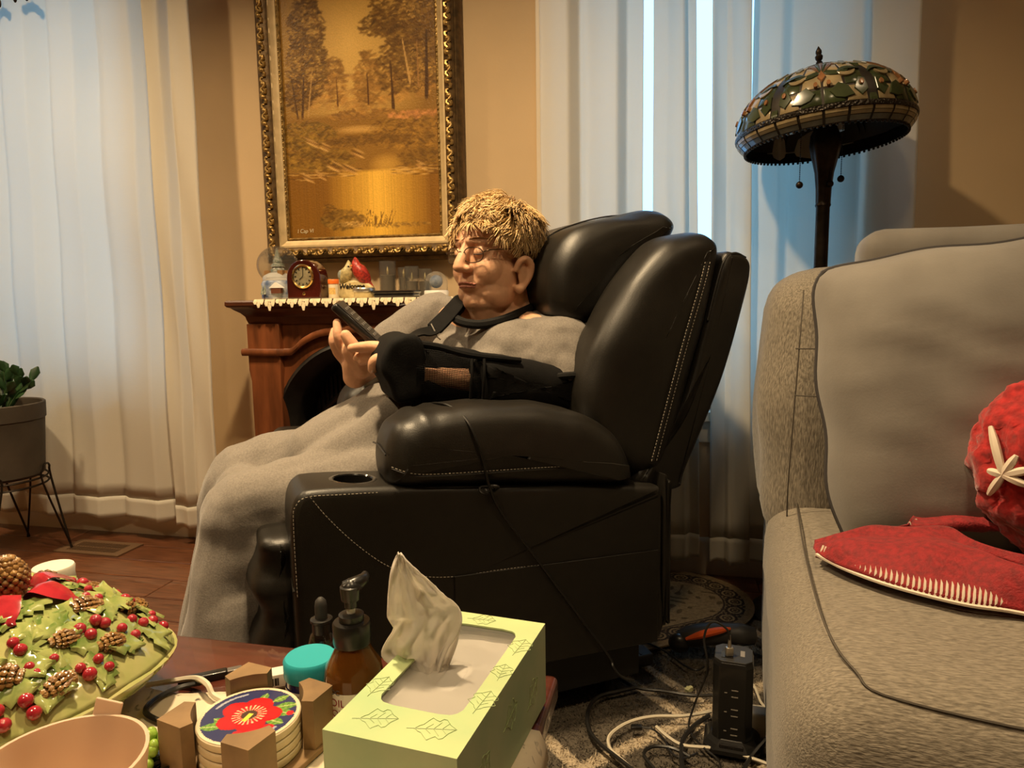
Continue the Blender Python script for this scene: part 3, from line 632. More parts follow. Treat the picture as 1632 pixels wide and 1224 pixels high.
# seat, footrest, frame
obj('frame', MB().box((.05, .03, -.05), (.80, .735, .12)), mat('recliner_frame', (.012, .012, .012), .5, .4), rc, smooth=0)
obj('seat', MB().rbox((.02, .16, .20), (.72, .605, .42), .05, 6, lambda q, t: q+Vector((0, 0, .015*(1-t[0]**2)*(1-t[1]**2) if t[2] > 0 else 0))), M_lea, rc, smooth=180)
def fr(q, t):
    q.x -= .015*(1-t[1]**2)*(1 if t[0] < 0 else 0)+(.012*math.sin(q.z*48)+.005*noise3(q, 20))*(1 if t[0] < 0 else 0); q.y += .006*math.sin(q.z*60)*(t[1] < -.5); return q
obj('footrest', MB().rbox((-.065, .06, .02), (.03, .72, .40), .04, 14, fr), M_lea, rc, smooth=180)
for a_ in (.08, .74):
    for b_ in (.08, .67): obj('lift_foot', MB().lathe([(.022, -.111), (.022, -.10), (.012, -.09), (.012, -.04)], 14, Matrix.Translation((a_, b_, 0))), mat('lift_steel', (.02, .02, .02), .4, .6), rc)
# backrest
def bn(q):
    q.y += .006*noise3(q, 9); q.x += .004*noise3(q, 13, 2); return q
wing = [(.80, .44), (.885, .455), (.93, .56), (.985, .74), (1.03, .90), (1.042, .985), (1.01, 1.018), (.955, 1.022), (.885, .998), (.81, .925), (.735, .82), (.68, .72), (.66, .62), (.69, .52)]
for b0, b1 in ((.035, .215), (.53, .71)):
    wg = obj('back_wing', MB().puff(wing, b0, b1, .06, 6, .004, fn=bn), M_lea, rc, smooth=180)
    if b0 < .1:
        s1 = [(.838, .032, .48), (.87, .027, .60), (.918, .026, .76), (.962, .028, .89), (.985, .036, .95)]
        stitch([(p[0]-.006, p[1]-.001, p[2]) for p in catmull(s1, 8)], wg); stitch([(p[0]+.008, p[1]-.001, p[2]) for p in catmull(s1, 8)], wg)
        obj('piping', MB().tube(s1, .0018, 6, smooth=6), M_pipe, wg)
obj('lumbar_cushion', MB().puff([(.64, .40), (.62, .50), (.66, .66), (.73, .80), (.80, .86), (.92, .86), (.90, .60), (.84, .42)], .20, .55, .05, 6, .0, fn=bn), M_lea, rc, smooth=180)
def hd(q):
    e = abs(q.y-.4)/.205; q.z += .006*math.sin(q.y*70+q.x*30)*max(0, e-.55)*2; q.x += .006*math.sin(q.y*95)*max(0, e-.6)*2; return q
head = [(.735, .80), (.685, .815), (.655, .88), (.668, .965), (.72, 1.03), (.80, 1.062), (.89, 1.084), (.955, 1.090), (1.0, 1.075), (1.018, 1.04), (.98, .985), (.90, .905), (.81, .82)]
hp = obj('head_pillow', MB().puff(head, .195, .60, .052, 8, .006, fn=hd), M_lea, rc, smooth=180)
sm_ = catmull([(.688, .36, .82), (.659, .36, .88), (.671, .36, .963), (.72, .36, 1.032), (.80, .36, 1.066), (.89, .36, 1.087), (.96, .36, 1.093)], 5)
obj('piping', MB().tube(sm_, .0022, 6), M_pipe, hp); stitch([(p.x-.001, p.y+.006, p.z+.001) for p in sm_], hp, r=.0011)
def crn(q): return q
e1 = [(.738, .232, .803), (.82, .222, .865), (.90, .222, .935), (.97, .226, .99), (1.0, .232, 1.015)]
obj('piping', MB().tube(e1, .0032, 6, smooth=6), M_pipe, hp)
shell = [(.79, .42), (.92, .395), (.95, .45), (1.05, .66), (1.112, .85), (1.13, .93), (1.118, .962), (1.08, .975), (1.045, .96), (1.0, .82), (.93, .60)]
bsx = obj('back_shell', MB().puff(shell, .045, .69, .02, 6, 0), M_lea, rc, smooth=180)
obj('piping', MB().tube([(1.118, .06, .962), (1.075, .052, .972), (1.042, .052, .945), (1.0, .05, .81)], .003, 6, smooth=6), M_pipe, bsx)
obj('rear_flap', MB().puff([(.850, .425), (.866, .43), (.872, .40), (.874, .10), (.862, .085), (.852, .10)], .005, .75, .006, 4), M_lea, rc)
# hand control cord that hangs over the near arm
M_cord = mat('black_cord', (.014, .013, .012), .35)
cpth = [tuple(CH(*p)) for p in ((668, 652, .17), (690, 643, .11), (716, 647, .06), (742, 668, .0), (758, 698, -.021), (770, 735, -.023), (780, 775, -.022), (800, 818, -.011), (850, 884, -.011), (925, 985, -.012), (970, 1046, -.018), (978, 1064, -.03), (990, 1078, -.035), (1010, 1084, -.035))]
hc = thing('hand_control_cord', 'thin black cord looped over the near recliner arm and down its side', 'cord', CP(.4, 0, .65), CROT); hc.scale = (CSC,)*3
sh = Vector((.4, 0, .65))
obj('cord', MB().tube([Vector(p)-sh for p in cpth], .0032, 6, smooth=6), M_cord, hc)
obj('coil', MB().tube([CH(780, 780, -.014)+Vector((.016*math.cos(t)+.0012*t-.01, -.004*math.sin(2*t), .008*math.sin(t)))-sh for t in np.linspace(0, 16, 70)], .0025, 5), M_cord, hc)
# ================================================================ person
M_skin = mat('skin', (.68, .385, .235), .5, var=.10, vscale=28, bump=.18, bscale=130, sub=.12, spec=.35)
M_dress = mat('grey_jersey', (.195, .173, .15), .9, var=.16, vscale=260, bump=.12, bscale=380, sheen=.25)
M_blkc = mat('black_cloth', (.008, .0075, .007), .8, var=.2, vscale=120, bump=.15, bscale=300, spec=.25)
M_lip = mat('lips', (.42, .16, .11), .5); M_lash = mat('lash', (.03, .02, .015), .6)
ps = thing('person', 'seated person in a grey dress with short blonde hair, glasses and arm sling', 'person', C0, CROT); ps.scale = (CSC,)*3
hc0 = CH(787, 404, .385); HS = 1.13
fw = Vector((-.903, -.427, 0)).normalized(); lf = Vector((0, 0, 1)).cross(fw).normalized(); up = fw.cross(lf)*-1
up = Vector((0, 0, 1)) if abs(up.z) < .1 else (up if up.z > 0 else -up)
HM = Matrix(((lf.x*HS, fw.x*HS, up.x*HS, hc0.x), (lf.y*HS, fw.y*HS, up.y*HS, hc0.y), (lf.z*HS, fw.z*HS, up.z*HS, hc0.z), (0, 0, 0, 1)))
def hv(x, y, z): return Vector((x, y, z*(1.12 if z < 0 else 1)))
B = MB()
def he(c, r, n=20, m=14, R=None): B.ell(hv(*c), r, n, m, HM, R)
def hcap(p, q, r0, r1): B.cap(hv(*p), hv(*q), r0, r1, 12, HM)
he((0, -.015, .026), (.077, .097, .080), 28, 18); he((0, .028, -.03), (.066, .062, .085)); he((0, .040, .032), (.064, .048, .05))
he((0, .025, -.075), (.060, .060, .042)); he((0, .070, -.098), (.026, .022, .021)); he((0, .045, -.10), (.046, .038, .026)); he((0, .066, -.058), (.036, .030, .032))
for s in (-1, 1):
    he((s*.033, .050, -.036), (.036, .038, .040)); he((s*.036, .026, -.080), (.034, .048, .036)); he((s*.046, .018, -.05), (.027, .046, .05))
    hcap((s*.010, .088, .024), (s*.046, .068, .020), .0095, .008)
    he((s*.031, .0715, -.001), (.0185, .0175, .0145))
    he((s*.0135, .098, -.033), (.0105, .012, .009)); he((s*.03, .068, -.052), (.018, .016, .022))
    pts = [(s*.078, .012, -.040), (s*.086, .006, -.020), (s*.091, -.012, -.014), (s*.093, -.026, -.026), (s*.089, -.026, -.046), (s*.083, -.014, -.064), (s*.079, .002, -.076), (s*.077, .008, -.066)]
    B.tube([hv(*p) for p in pts], [.007, .0078, .008, .008, .0078, .0085, .0105, .008], 8, HM, smooth=3)
    he((s*.081, -.011, -.044), (.0075, .017, .029)); hcap((s*.082, .006, -.036), (s*.084, -.012, -.052), .0045, .0045)
hcap((0, .082, .018), (0, .110, -.024), .0115, .0135); he((0, .112, -.030), (.0150, .0130, .0115))
for k in range(7):
    t = (k-3)/3; he((t*.024, .097-.012*t*t, -.0585-.004*t*t), (.006, .0045, .0045), 8, 6); he((t*.022, .096-.012*t*t, -.0695-.000*t*t), (.006, .005, .0055), 8, 6)
# neck, torso core, arms
hb = lambda x, y, z: HM @ hv(x, y, z)
nb = CH(806, 520, .40); B.cap(hb(0, -.02, -.06), nb, .066, .078, 18); B.cap(hb(0, .03, -.105), hb(0, .0, -.15), .05, .05, 16)
shn = CH(893, 552, .23); shf = CH(692, 508, .55); eln = CH(900, 622, .19); wrn = CH(648, 592, .205); hip = Vector((.52, .38, .44))
B.cap(nb, hip, .09, .13, 18); B.cap(nb, shn, .06, .06); B.cap(nb, shf, .06, .06); B.cap(shn, eln, .056, .05); B.cap(eln, wrn, .050, .033, 18)
elf = CH(612, 562, .57); wrf = CH(566, 600, .385); B.cap(shf, elf, .055, .046); B.cap(elf, wrf, .044, .031)
for b0 in (.28, .48):
    B.cap(hip, (-.05, b0, .42), .09, .06); B.cap((-.05, b0, .42), (-.13, b0, -.02), .055, .035)
    B.cap((-.13, b0, -.06), (-.27, b0-.01, -.085), .034, .026)
def digit(pts, r): B.tube(pts, r, 10, smooth=4); B.ell(pts[-1], (r[-1],)*3, 10, 8); B.ell(pts[0], (r[0],)*3, 10, 8)
# right hand round the remote
B.cap(wrf, CH(566, 580, .375), .030, .033, 16); B.cap(CH(578, 588, .355), CH(558, 560, .352), .024, .021); B.cap(CH(562, 582, .40), CH(550, 556, .40), .027, .023)
digit([CH(580, 580, .345), CH(570, 562, .333), CH(560, 548, .328), CH(551, 534, .330)], [.019, .0175, .0165, .0135])         # thumb against the near face
for pts, r in (([(560, 572, .39), (547, 556, .372), (539, 536, .362), (537, 514, .372)], [.014, .0135, .0125, .0105]),
               ([(556, 578, .40), (540, 562, .39), (531, 544, .385), (533, 527, .39)], [.014, .013, .012, .010]),
               ([(562, 584, .41), (546, 572, .41), (535, 556, .405), (538, 540, .415)], [.0135, .0125, .0115, .010]),
               ([(570, 588, .415), (556, 580, .42), (547, 566, .42), (552, 552, .425)], [.0125, .0115, .0105, .009])): digit([CH(*p) for p in pts], r)
# left hand coming out of the sling
B.cap(wrn, CH(618, 580, .22), .032, .030, 16); B.cap(CH(640, 585, .215), CH(612, 570, .25), .026, .022)
digit([CH(618, 556, .235), CH(596, 552, .255), CH(576, 553, .28), CH(560, 555, .30)], [.0145, .0138, .0128, .0108])                # index finger
digit([CH(616, 566, .25), CH(594, 563, .275), CH(578, 566, .30), CH(568, 571, .315)], [.013, .012, .011, .009])
digit([CH(616, 576, .262), CH(592, 574, .285), CH(576, 577, .305)], [.0125, .0115, .0095])
digit([CH(624, 574, .205), CH(604, 572, .205), CH(596, 578, .21), CH(594, 588, .214)], [.0155, .0145, .014, .012])                 # thumb curled down
body = obj('body', B, M_skin, ps, remesh=.0026, smiter=13)
nm_ = mat('fingernail', (.72, .48, .36), .3)
for c, r in ((CH(593.2, 590, .2075), (.004, .0045, .007)),): obj('fingernail', MB().ell(c, r, 10, 8), nm_, ps)
mb = MB()
for k in range(9):
    t = (k-4)/4; mb.ell(hv(t*.0235, .1005-.0125*t*t, -.0600-.0035*t*t), (.0058, .0042, .0028), 8, 6, HM); mb.ell(hv(t*.021, .099-.0125*t*t, -.0675-.0015*t*t), (.0058, .0042, .0034), 8, 6, HM)
obj('lips', mb, M_lip, ps, remesh=.0012, smiter=4)
for s in (-1, 1):
    P = [(s*(.031+.0175*math.sin(t)), .0705+.0182*math.cos(t)*.98, -.0035-.002*math.cos(t)) for t in np.linspace(-1.15, 1.15, 9)]
    obj('eyelashes', MB().tube([hv(*p) for p in P], [.0004, .0009, .0011, .0012, .0012, .0012, .0011, .0009, .0004], 5, HM), M_lash, ps)
    obj('eyebrow', MB().tube([hv(s*.012, .0935, .026), hv(s*.028, .0875, .031), hv(s*.044, .0765, .030), hv(s*.055, .063, .024)], [.002, .0026, .0022, .001], 6, HM, smooth=3), mat('brow_hair', (.36, .20, .10), .95), ps)
# hair
M_hair = mat('blonde_hair', (.6, .4, .17), .42, attr='Col', var=.1, vscale=60, spec=.4)
hr = random.Random(11); mb = MB()
def inhair(p):   # p on the unit ellipsoid of the skull
    x, y, z = p
    if z > .52: return True
    if y > .62: return z > .43-.08*abs(x)
    if y > .12: return z > -.16+.75*(y-.12)
    if y > -.25: return z > -.30
    return z > -.62
skc = Vector((0, -.015, .026)); skr = Vector((.081, .102, .084))
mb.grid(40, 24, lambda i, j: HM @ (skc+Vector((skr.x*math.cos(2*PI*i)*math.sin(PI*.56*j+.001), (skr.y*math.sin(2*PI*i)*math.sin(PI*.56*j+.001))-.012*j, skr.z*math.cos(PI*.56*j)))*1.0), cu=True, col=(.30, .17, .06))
mb.v = [v if (HM.inverted() @ v).y < .055 or (HM.inverted() @ v).z > .085 else HM @ (skc+(HM.inverted() @ v-skc)*.9) for v in mb.v]
crown_ = Vector((0, -.55, .83)).normalized(); tot = 0
while tot < 5200:
    a = hr.uniform(0, 2*PI); zz = hr.uniform(-.65, 1); rr = math.sqrt(1-zz*zz); n_ = Vector((rr*math.cos(a), rr*math.sin(a), zz))
    if not inhair(n_): continue
    tot += 1
    p = skc+Vector((n_.x*skr.x, n_.y*skr.y, n_.z*skr.z))
    nn = Vector((n_.x/skr.x, n_.y/skr.y, n_.z/skr.z)).normalized()
    clump = Vector((noise3(p, 40, 1), noise3(p, 40, 2), noise3(p, 40, 3)))
    t = (n_-crown_); t = t-nn*t.dot(nn)
    t = t.normalized() if t.length > .05 else Vector((hr.uniform(-1, 1), 1, 0)).normalized()
    t = (t+clump*2.5+Vector((.25*math.sin(30*p.x), .35, 0))); t = (t-nn*t.dot(nn)).normalized()
    top = max(0, n_.z); front = max(0, n_.y)
    L = .036+.028*top+.014*hr.random()-.010*(n_.z < .0); lift = .42+.6*top*hr.random()+.35*abs(clump.x)
    if n_.y > .5 and n_.z > .3: t = (t+Vector((.55+clump.x, .6, -.45+clump.y*.8))).normalized(); L *= .5+.5*hr.random(); lift = .6
    q = [p]; d = t
    for k in range(5):
        f = k/4; st = (d*(1)+nn*(lift*(1-1.25*f))+clump*.7*f).normalized()
        q.append(q[-1]+st*L/5); d = (d-nn*.14*f+Vector((0, 0, -.10*f*(1-top)))).normalized()
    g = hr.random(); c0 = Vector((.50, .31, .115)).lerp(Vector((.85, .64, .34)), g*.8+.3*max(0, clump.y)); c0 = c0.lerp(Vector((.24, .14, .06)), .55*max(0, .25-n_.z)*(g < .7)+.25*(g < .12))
    w = hr.uniform(.0009, .0017); o0 = len(mb.v)
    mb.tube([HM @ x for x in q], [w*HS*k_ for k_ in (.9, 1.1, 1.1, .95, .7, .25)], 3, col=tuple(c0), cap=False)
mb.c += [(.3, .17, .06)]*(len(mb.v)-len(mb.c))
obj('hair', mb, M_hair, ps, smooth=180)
# dress
D = MB(); e = D.ell
e((.47, .375, .54), (.17, .195, .15)); e((.60, .39, .70), (.135, .19, .14)); e((.545, .30, .665), (.095, .10, .095)); e((.485, .43, .69), (.095, .10, .095)); e((.62, .40, .775), (.10, .15, .05)); e((.60, .385, .48), (.14, .19, .15))
D.cap(nb+Vector((.02, -.02, -.03)), shn, .070, .074, 16); D.cap(nb+Vector((-.02, .03, -.03)), shf, .06, .074, 16)
D.ell(CH(862, 520, .34), (.055, .05, .045)); D.cap(shn, shn.lerp(eln, .66), .079, .082, 16); D.cap(shf, elf, .078, .066, 16)
D.cap((.48, .28, .47), (-.06, .265, .405), .125, .098, 18); D.cap((.48, .46, .48), (-.065, .475, .43), .13, .098, 18); D.cap((.40, .37, .50), (-.0, .37, .40), .115, .06, 18); D.cap((.30, .36, .57), (.10, .38, .50), .10, .075, 16); D.cap(CH(620, 668, .40), CH(440, 760, .44), .10, .082, 16); D.cap(CH(640, 680, .30), CH(520, 760, .30), .09, .08, 16); D.ell(CH(612, 655, .36), (.08, .09, .07))
for b0, z0 in ((.265, .40), (.475, .425), (.37, .40)):
    D.cap((-.075, b0, z0), (-.135, b0, .12), .093 if b0 != .37 else .085, .10, 16); D.cap((-.135, b0, .12), (-.15, b0, -.06), .10, .11, 16)
D.cap((-.05, .22, .36), (-.08, .215, -.06), .055, .07); D.cap((-.1, .24, .20), (-.11, .22, -.06), .09, .09)
dr = obj('dress', D, M_dress, ps, remesh=.006, smiter=10); bake(dr)
me = dr.data; n = len(me.vertices); co = np.empty(n*3, 'f'); me.vertices.foreach_get('co', co); co = co.reshape(-1, 3); no = np.empty(n*3, 'f'); me.vertices.foreach_get('normal', no); no = no.reshape(-1, 3)
for i in range(n):
    a, b, z = co[i]
    sk = min(1, max(0, (.40-z)/.12))*min(1, max(0, (.12-a)/.1)); lap = min(1, max(0, (.45-a)/.15))*(1-sk); tor = max(0, 1-lap-sk)
    ang = math.atan2(b-.37, a+.13)
    d = sk*(.016*math.sin(ang*7+z*2.5+1)+.014*noise3((a*14, b*14, z*2.2), 1, 4))*min(1, .25+(.4-z)*2)
    d += lap*(.012*noise3((a*3.5+b*6, b*15-a*5, z*10), 1, 2)+.006*noise3((a*16, b*16, z*16), 1, 5))
    d += tor*(.005*math.sin(70*(z*.75-a*.5+b*.25)+4*noise3((a*6, b*6, z*6), 1, 8))*max(0, noise3((a*5, b*5, z*5), 1, 9)+.3)+.012*noise3((a*11+z*9, b*12, z*7-a*8), 1, 3)+.004*noise3((a*30, b*30, z*30), 1, 1))
    co[i] += no[i]*d
me.vertices.foreach_set('co', co.ravel()); me.update(); me.polygons.foreach_set('use_smooth', [True]*len(me.polygons))
# neck band and sleeve trims
nc = nb+Vector((.0, 0, .0)); nax = (hb(0, -.01, -.1)-nb).normalized(); nx = nax.orthogonal().normalized(); ny = nax.cross(nx)
ring = catmull([CH(*p) for p in ((727, 508, .37), (742, 515, .335), (768, 517, .312), (800, 510, .305), (830, 498, .325), (850, 488, .37), (848, 480, .44), (800, 474, .50), (750, 482, .47), (728, 498, .42))], 5, True); ring.append(ring[0])
cb_ = obj('neck_band', MB().tube(ring, .0125, 8, cap=False), M_blkc, ps, label='black neck band')
se = shn.lerp(eln, .86); sax = (eln-shn).normalized(); sx_ = sax.orthogonal().normalized(); sy_ = sax.cross(sx_)
obj('sleeve_trim', MB().tube([se+(sx_*math.cos(t)+sy_*math.sin(t))*.088 for t in np.linspace(0, 2*PI, 25)], .0085, 8, cap=False), M_blkc, ps, label='black sleeve trim')
# feet
for b0 in (.28, .48): obj('slipper', MB().puff([(-.31, -.118), (-.325, -.095), (-.29, -.07), (-.22, -.055), (-.13, -.05), (-.1, -.08), (-.1, -.118)], b0-.045, b0+.045, .03, 5), M_blkc, ps)
# ---------------------------------------------------------------- glasses
M_wire = mat('bronze_wire', (.10, .06, .035), .3, .9); M_lens = mat('spectacle_lens', (.97, .97, .97), .02, trans=1, ior=1.05, alpha=.12)
gl = thing('eyeglasses', 'thin bronze wire eyeglasses worn low on the nose', 'eyeglasses'); gl.matrix_world = CM @ HM
def lensring(s, k=1): return [Vector((s*(.0325+.0245*k*math.copysign(abs(math.cos(t))**.75, math.cos(t))), .1015-.010*abs(math.cos(t))*(1 if math.cos(t) > 0 else -.2), -.006+.0165*k*math.copysign(abs(math.sin(t))**.8, math.sin(t))-.002)) for t in np.linspace(0, 2*PI, 33)]
for s in (-1, 1):
    obj('rim', MB().tube(lensring(s), .00115, 6, cap=False), M_wire, gl)
    r0 = lensring(s, .97)[:-1]; obj('lens', MB().loft([[p+Vector((0, .0004, 0)) for p in r0], [p-Vector((0, .0004, 0)) for p in r0]]), M_lens, gl)
    obj('temple', MB().tube([(s*.058, .091, -.002), (s*.069, .084, .002), (s*.079, .05, .004), (s*.084, .01, .006), (s*.086, -.005, .002), (s*.087, -.02, -.018)], [.0017, .0016, .0013, .0012, .0012, .0012], 6, smooth=4), M_wire, gl)
    obj('nose_pad', MB().ell((s*.011, .1, -.014), (.002, .004, .005), 8, 6), M_lens, gl)
obj('bridge', MB().tube([(-.0085, .1015, -.003), (0, .108, .001), (.0085, .1015, -.003)], .0011, 6, smooth=4), M_wire, gl)
# ---------------------------------------------------------------- remote
M_rem = mat('remote_plastic', (.016, .015, .014), .3, coat=.3); M_but = mat('remote_button', (.12, .11, .10), .5)
p1, p2 = CH(534, 484, .385), CH(603, 548, .362); ax = (p1-p2).normalized(); fac = Vector((.55, -.35, .55)); fac = (fac-ax*fac.dot(ax)).normalized(); sd = ax.cross(fac)
L_ = (p1-p2).length; mid = (p1+p2)/2
rm = thing('remote_control', 'black television remote held in the far hand', 'remote'); rm.matrix_world = CM @ Matrix(((sd.x, ax.x, fac.x, mid.x), (sd.y, ax.y, fac.y, mid.y), (sd.z, ax.z, fac.z, mid.z), (0, 0, 0, 1)))
obj('remote_body', MB().rbox((-.027, -L_/2-.03, -.011), (.027, L_/2, .011), .009, 5), M_rem, rm, smooth=60)
obj('face_plate', MB().rbox((-.0235, -L_/2-.026, .010), (.0235, L_/2-.006, .0125), .0012, 2), mat('remote_face', (.03, .028, .026), .4), rm, smooth=60)
for i in range(3):
    for j in range(7): obj('button', MB().rbox((-.016+i*.012, -.07+j*.018, .0122), (-.008+i*.012, -.062+j*.018, .0142), .001, 1), M_but, rm)
# ---------------------------------------------------------------- sling
sl = thing('arm_sling', 'black fabric arm sling with mesh panel and padded neck strap', 'sling', C0, CROT); sl.scale = (CSC,)*3
M_sl = mat('sling_cloth', (.0035, .0032, .003), .85, spec=.25, var=.25, vscale=60, bump=.12, bscale=260)
def pix(pts, b): return [(v.x, v.z) for v in (CH(x, y, b) for x, y in pts)]
def crk(q): q.y += .005*noise3((q.x*22, q.y*9, q.z*14), 1, 3); q.z += .004*noise3((q.x*20, q.y*10, q.z*10), 1, 7); return q
obj('elbow_pocket', MB().puff(pix([(748, 566), (800, 566), (870, 578), (918, 588), (925, 605), (918, 640), (905, 656), (860, 656), (800, 652), (752, 648), (744, 605)], .19), .118, .285, .05, 6, fn=crk), M_sl, sl, smooth=180)
obj('pouch', MB().puff(pix([(642, 540), (690, 548), (770, 562), (775, 600), (770, 648), (700, 648), (655, 645), (640, 600)], .215), .172, .29, .05, 5, fn=crk), M_sl, sl, smooth=180)
obj('cuff', MB().puff(pix([(640, 530), (662, 540), (668, 580), (662, 625), (645, 634), (622, 633), (612, 610), (600, 590), (601, 566), (616, 540)], .2), .135, .285, .012, 6, fn=crk), M_sl, sl, smooth=35)
def mp(i, j):
    t0, t1 = CH(652+100*i, 548+14*i, .2), CH(652+100*i, 642+6*i, .2); p = t0.lerp(t1, j); p.y = .190-.058*math.sin(PI*(.06+.88*j))**.6+.004*noise3(p, 25); return p
o = obj('mesh_panel', MB().grid(40, 34, mp), M_sl, sl, smooth=0, label='open black mesh panel'); md = o.modifiers.new('w', 'WIREFRAME'); md.thickness = .0017; md.use_even_offset = False
obj('top_band', MB().tube([CH(655, 546, .165), CH(700, 553, .155), CH(750, 566, .14), CH(830, 574, .13)], [.008, .008, .008, .006], 8, smooth=4), M_sl, sl)
for x_ in (752, 772): obj('seam_band', MB().tube([CH(x_, 572, .125), CH(x_, 600, .113), CH(x_-3, 645, .122)], .0035, 6, smooth=3), M_sl, sl)
def ribbon(pts, w, th, nrm):
    P = catmull(pts, 6); mb = MB(); rings = []
    for i, p in enumerate(P):
        t = (P[min(i+1, len(P)-1)]-P[max(i-1, 0)]).normalized(); s_ = t.cross(nrm).normalized(); nn = s_.cross(t)
        rings.append([p+s_*w/2-nn*th/2, p+s_*w/2+nn*th/2, p-s_*w/2+nn*th/2, p-s_*w/2-nn*th/2])
    return mb.loft(rings)
st_n = Vector((-.55, -.8, .25)).normalized()
obj('strap', ribbon([CH(648, 540, .21), CH(668, 532, .28), CH(690, 526, .33), CH(706, 514, .36)], .034, .004, st_n), M_sl, sl, smooth=40)
spd = obj('strap_pad', ribbon([CH(692, 524, .34), CH(708, 508, .36), CH(724, 490, .385), CH(737, 476, .42), CH(752, 472, .47), CH(775, 474, .50), CH(810, 480, .50), CH(850, 484, .47)], .042, .009, st_n), M_sl, sl, smooth=40, bevel=.002)
obj('strap_edge', MB().tube([CH(687, 516, .325), CH(692, 526, .323), CH(697, 537, .323), CH(702, 541, .325)], .0018, 5, smooth=3), mat('white_edge', (.6, .56, .5), .7), sl)
obj('drop_cord', MB().tube([CH(655, 632, .16), CH(657, 650, .155), CH(657, 662, .16)], .002, 5), M_sl, sl)
# ================================================================ sofa (u along the wall, y = -d)
def fabric(name, c1, c2, vs=160, st=(1, 1, .25), rough=.85, bump=.35, bs=420, sheen=.2):
    return mat(name, c1, rough, col2=c2, vscale=vs, stretch=st, bump=bump, bscale=bs, sheen=sheen)
M_chen = fabric('chenille', (.105, .088, .066), (.255, .222, .172), 420, (1, 1, .2)); M_chen2 = fabric('chenille_seat', (.13, .11, .083), (.265, .23, .178), 430, (.25, 1.2, 1))
M_vel = mat('grey_velvet', (.150, .135, .118), .7, col2=(.205, .188, .165), vscale=7, bump=.05, bscale=300, sheen=.5)
M_seam = mat('seam_thread', (.07, .058, .044), .8)
so = thing('sofa', 'grey brown woven fabric sofa with rounded back cushion', 'sofa', WF(.272, 0, 0), WROT-math.radians(5))   # local x = u-.17
def soft(q, t, a=.006, sc=9): q = q+Vector((noise3(q, sc, 1), noise3(q, sc, 2), noise3(q, sc, 3)))*a; return q
def seatf(q, t):
    q = soft(q, t, .006, 7)
    if t[2] > 0: q.z += .018*(1-t[0]**2)*(1-t[1]**2)
    return q
def baf(q, t):
    q = soft(q, t, .010, 8); k = (q.z-.38)/.54
    q.x -= .03*math.sin(PI*min(1, max(0, 1-k)))**2*(t[0] < -.5)*.6; q.y += .07*k
    if t[1] < 0: q.y -= .03*(1-t[0]**4)*math.sin(PI*min(1, max(0, k)))
    return q
bk = obj('back_cushion', MB().rbox((-.035, -.90, .385), (.30, -.60, .925), .085, 10, baf), M_chen, so, smooth=180)
obj('back_cushion', MB().rbox((.305, -.90, .385), (1.0, -.60, .925), .085, 10, baf), M_chen, so, smooth=180)
obj('back_top', MB().rbox((.15, -.60, .84), (1.1, -.45, 1.005), .05, 6, lambda q, t: soft(q, t, .006)), M_vel, so, smooth=180)
obj('back_frame', MB().rbox((.0, -.62, .04), (1.1, -.44, .86), .04, 5), M_chen, so, smooth=180)
sc_ = obj('seat_cushion', MB().rbox((-.03, -1.545, .28), (1.05, -.78, .488), .075, 14, seatf), M_chen2, so, smooth=180)
obj('front_panel', MB().rbox((.10, -1.67, .06), (1.05, -1.52, .442), .05, 8, lambda q, t: soft(q, t, .008, 8)), M_chen2, so, smooth=180)
obj('side_panel', MB().rbox((-.02, -1.52, .03), (.05, -.47, .40), .03, 8, lambda q, t: soft(q, t, .005, 7)), M_chen, so, smooth=180)
obj('seam', MB().tube([(.022, -.86, .496), (.018, -1.0, .4985), (.015, -1.2, .4985), (.02, -1.4, .498), (.04, -1.48, .490), (.08, -1.507, .4785), (.3, -1.521, .470), (.7, -1.521, .468)], .0015, 5, smooth=6), M_seam, sc_)
obj('seam', MB().tube([(.14, -1.585, .449), (.155, -1.64, .437), (.16, -1.676, .37), (.165, -1.667, .2), (.165, -1.665, .1)], .0013, 5, smooth=5), M_seam, so)
vs_ = [(.022, -.87, .88), (.015, -.925, .80), (.008, -.938, .66), (.003, -.935, .53), (.005, -.915, .45)]
obj('seam', MB().tube(vs_, .0012, 5, smooth=5), M_seam, bk)
for z_, y_ in ((.78, -.93), (.70, -.942)): obj('seam', MB().tube([(.008, y_, z_), (.06, y_-.012, z_), (.14, y_-.012, z_-.005)], .0012, 5, smooth=4), M_seam, bk)
obj('pull_strap', MB().tube([(.075, -.935, .84), (.06, -.97, .81), (.05, -.985, .775), (.06, -.985, .745), (.11, -.985, .72)], [.004, .008, .008, .007, .005], 8, smooth=4), M_blkc, bk)
obj('sofa_foot', MB().lathe([(.022, .008), (.026, .035)], 14, Matrix.Translation((.05, -1.42, 0))), M_black, so); obj('sofa_foot', MB().lathe([(.022, .008), (.026, .035)], 14, Matrix.Translation((.05, -.52, 0))), M_black, so)
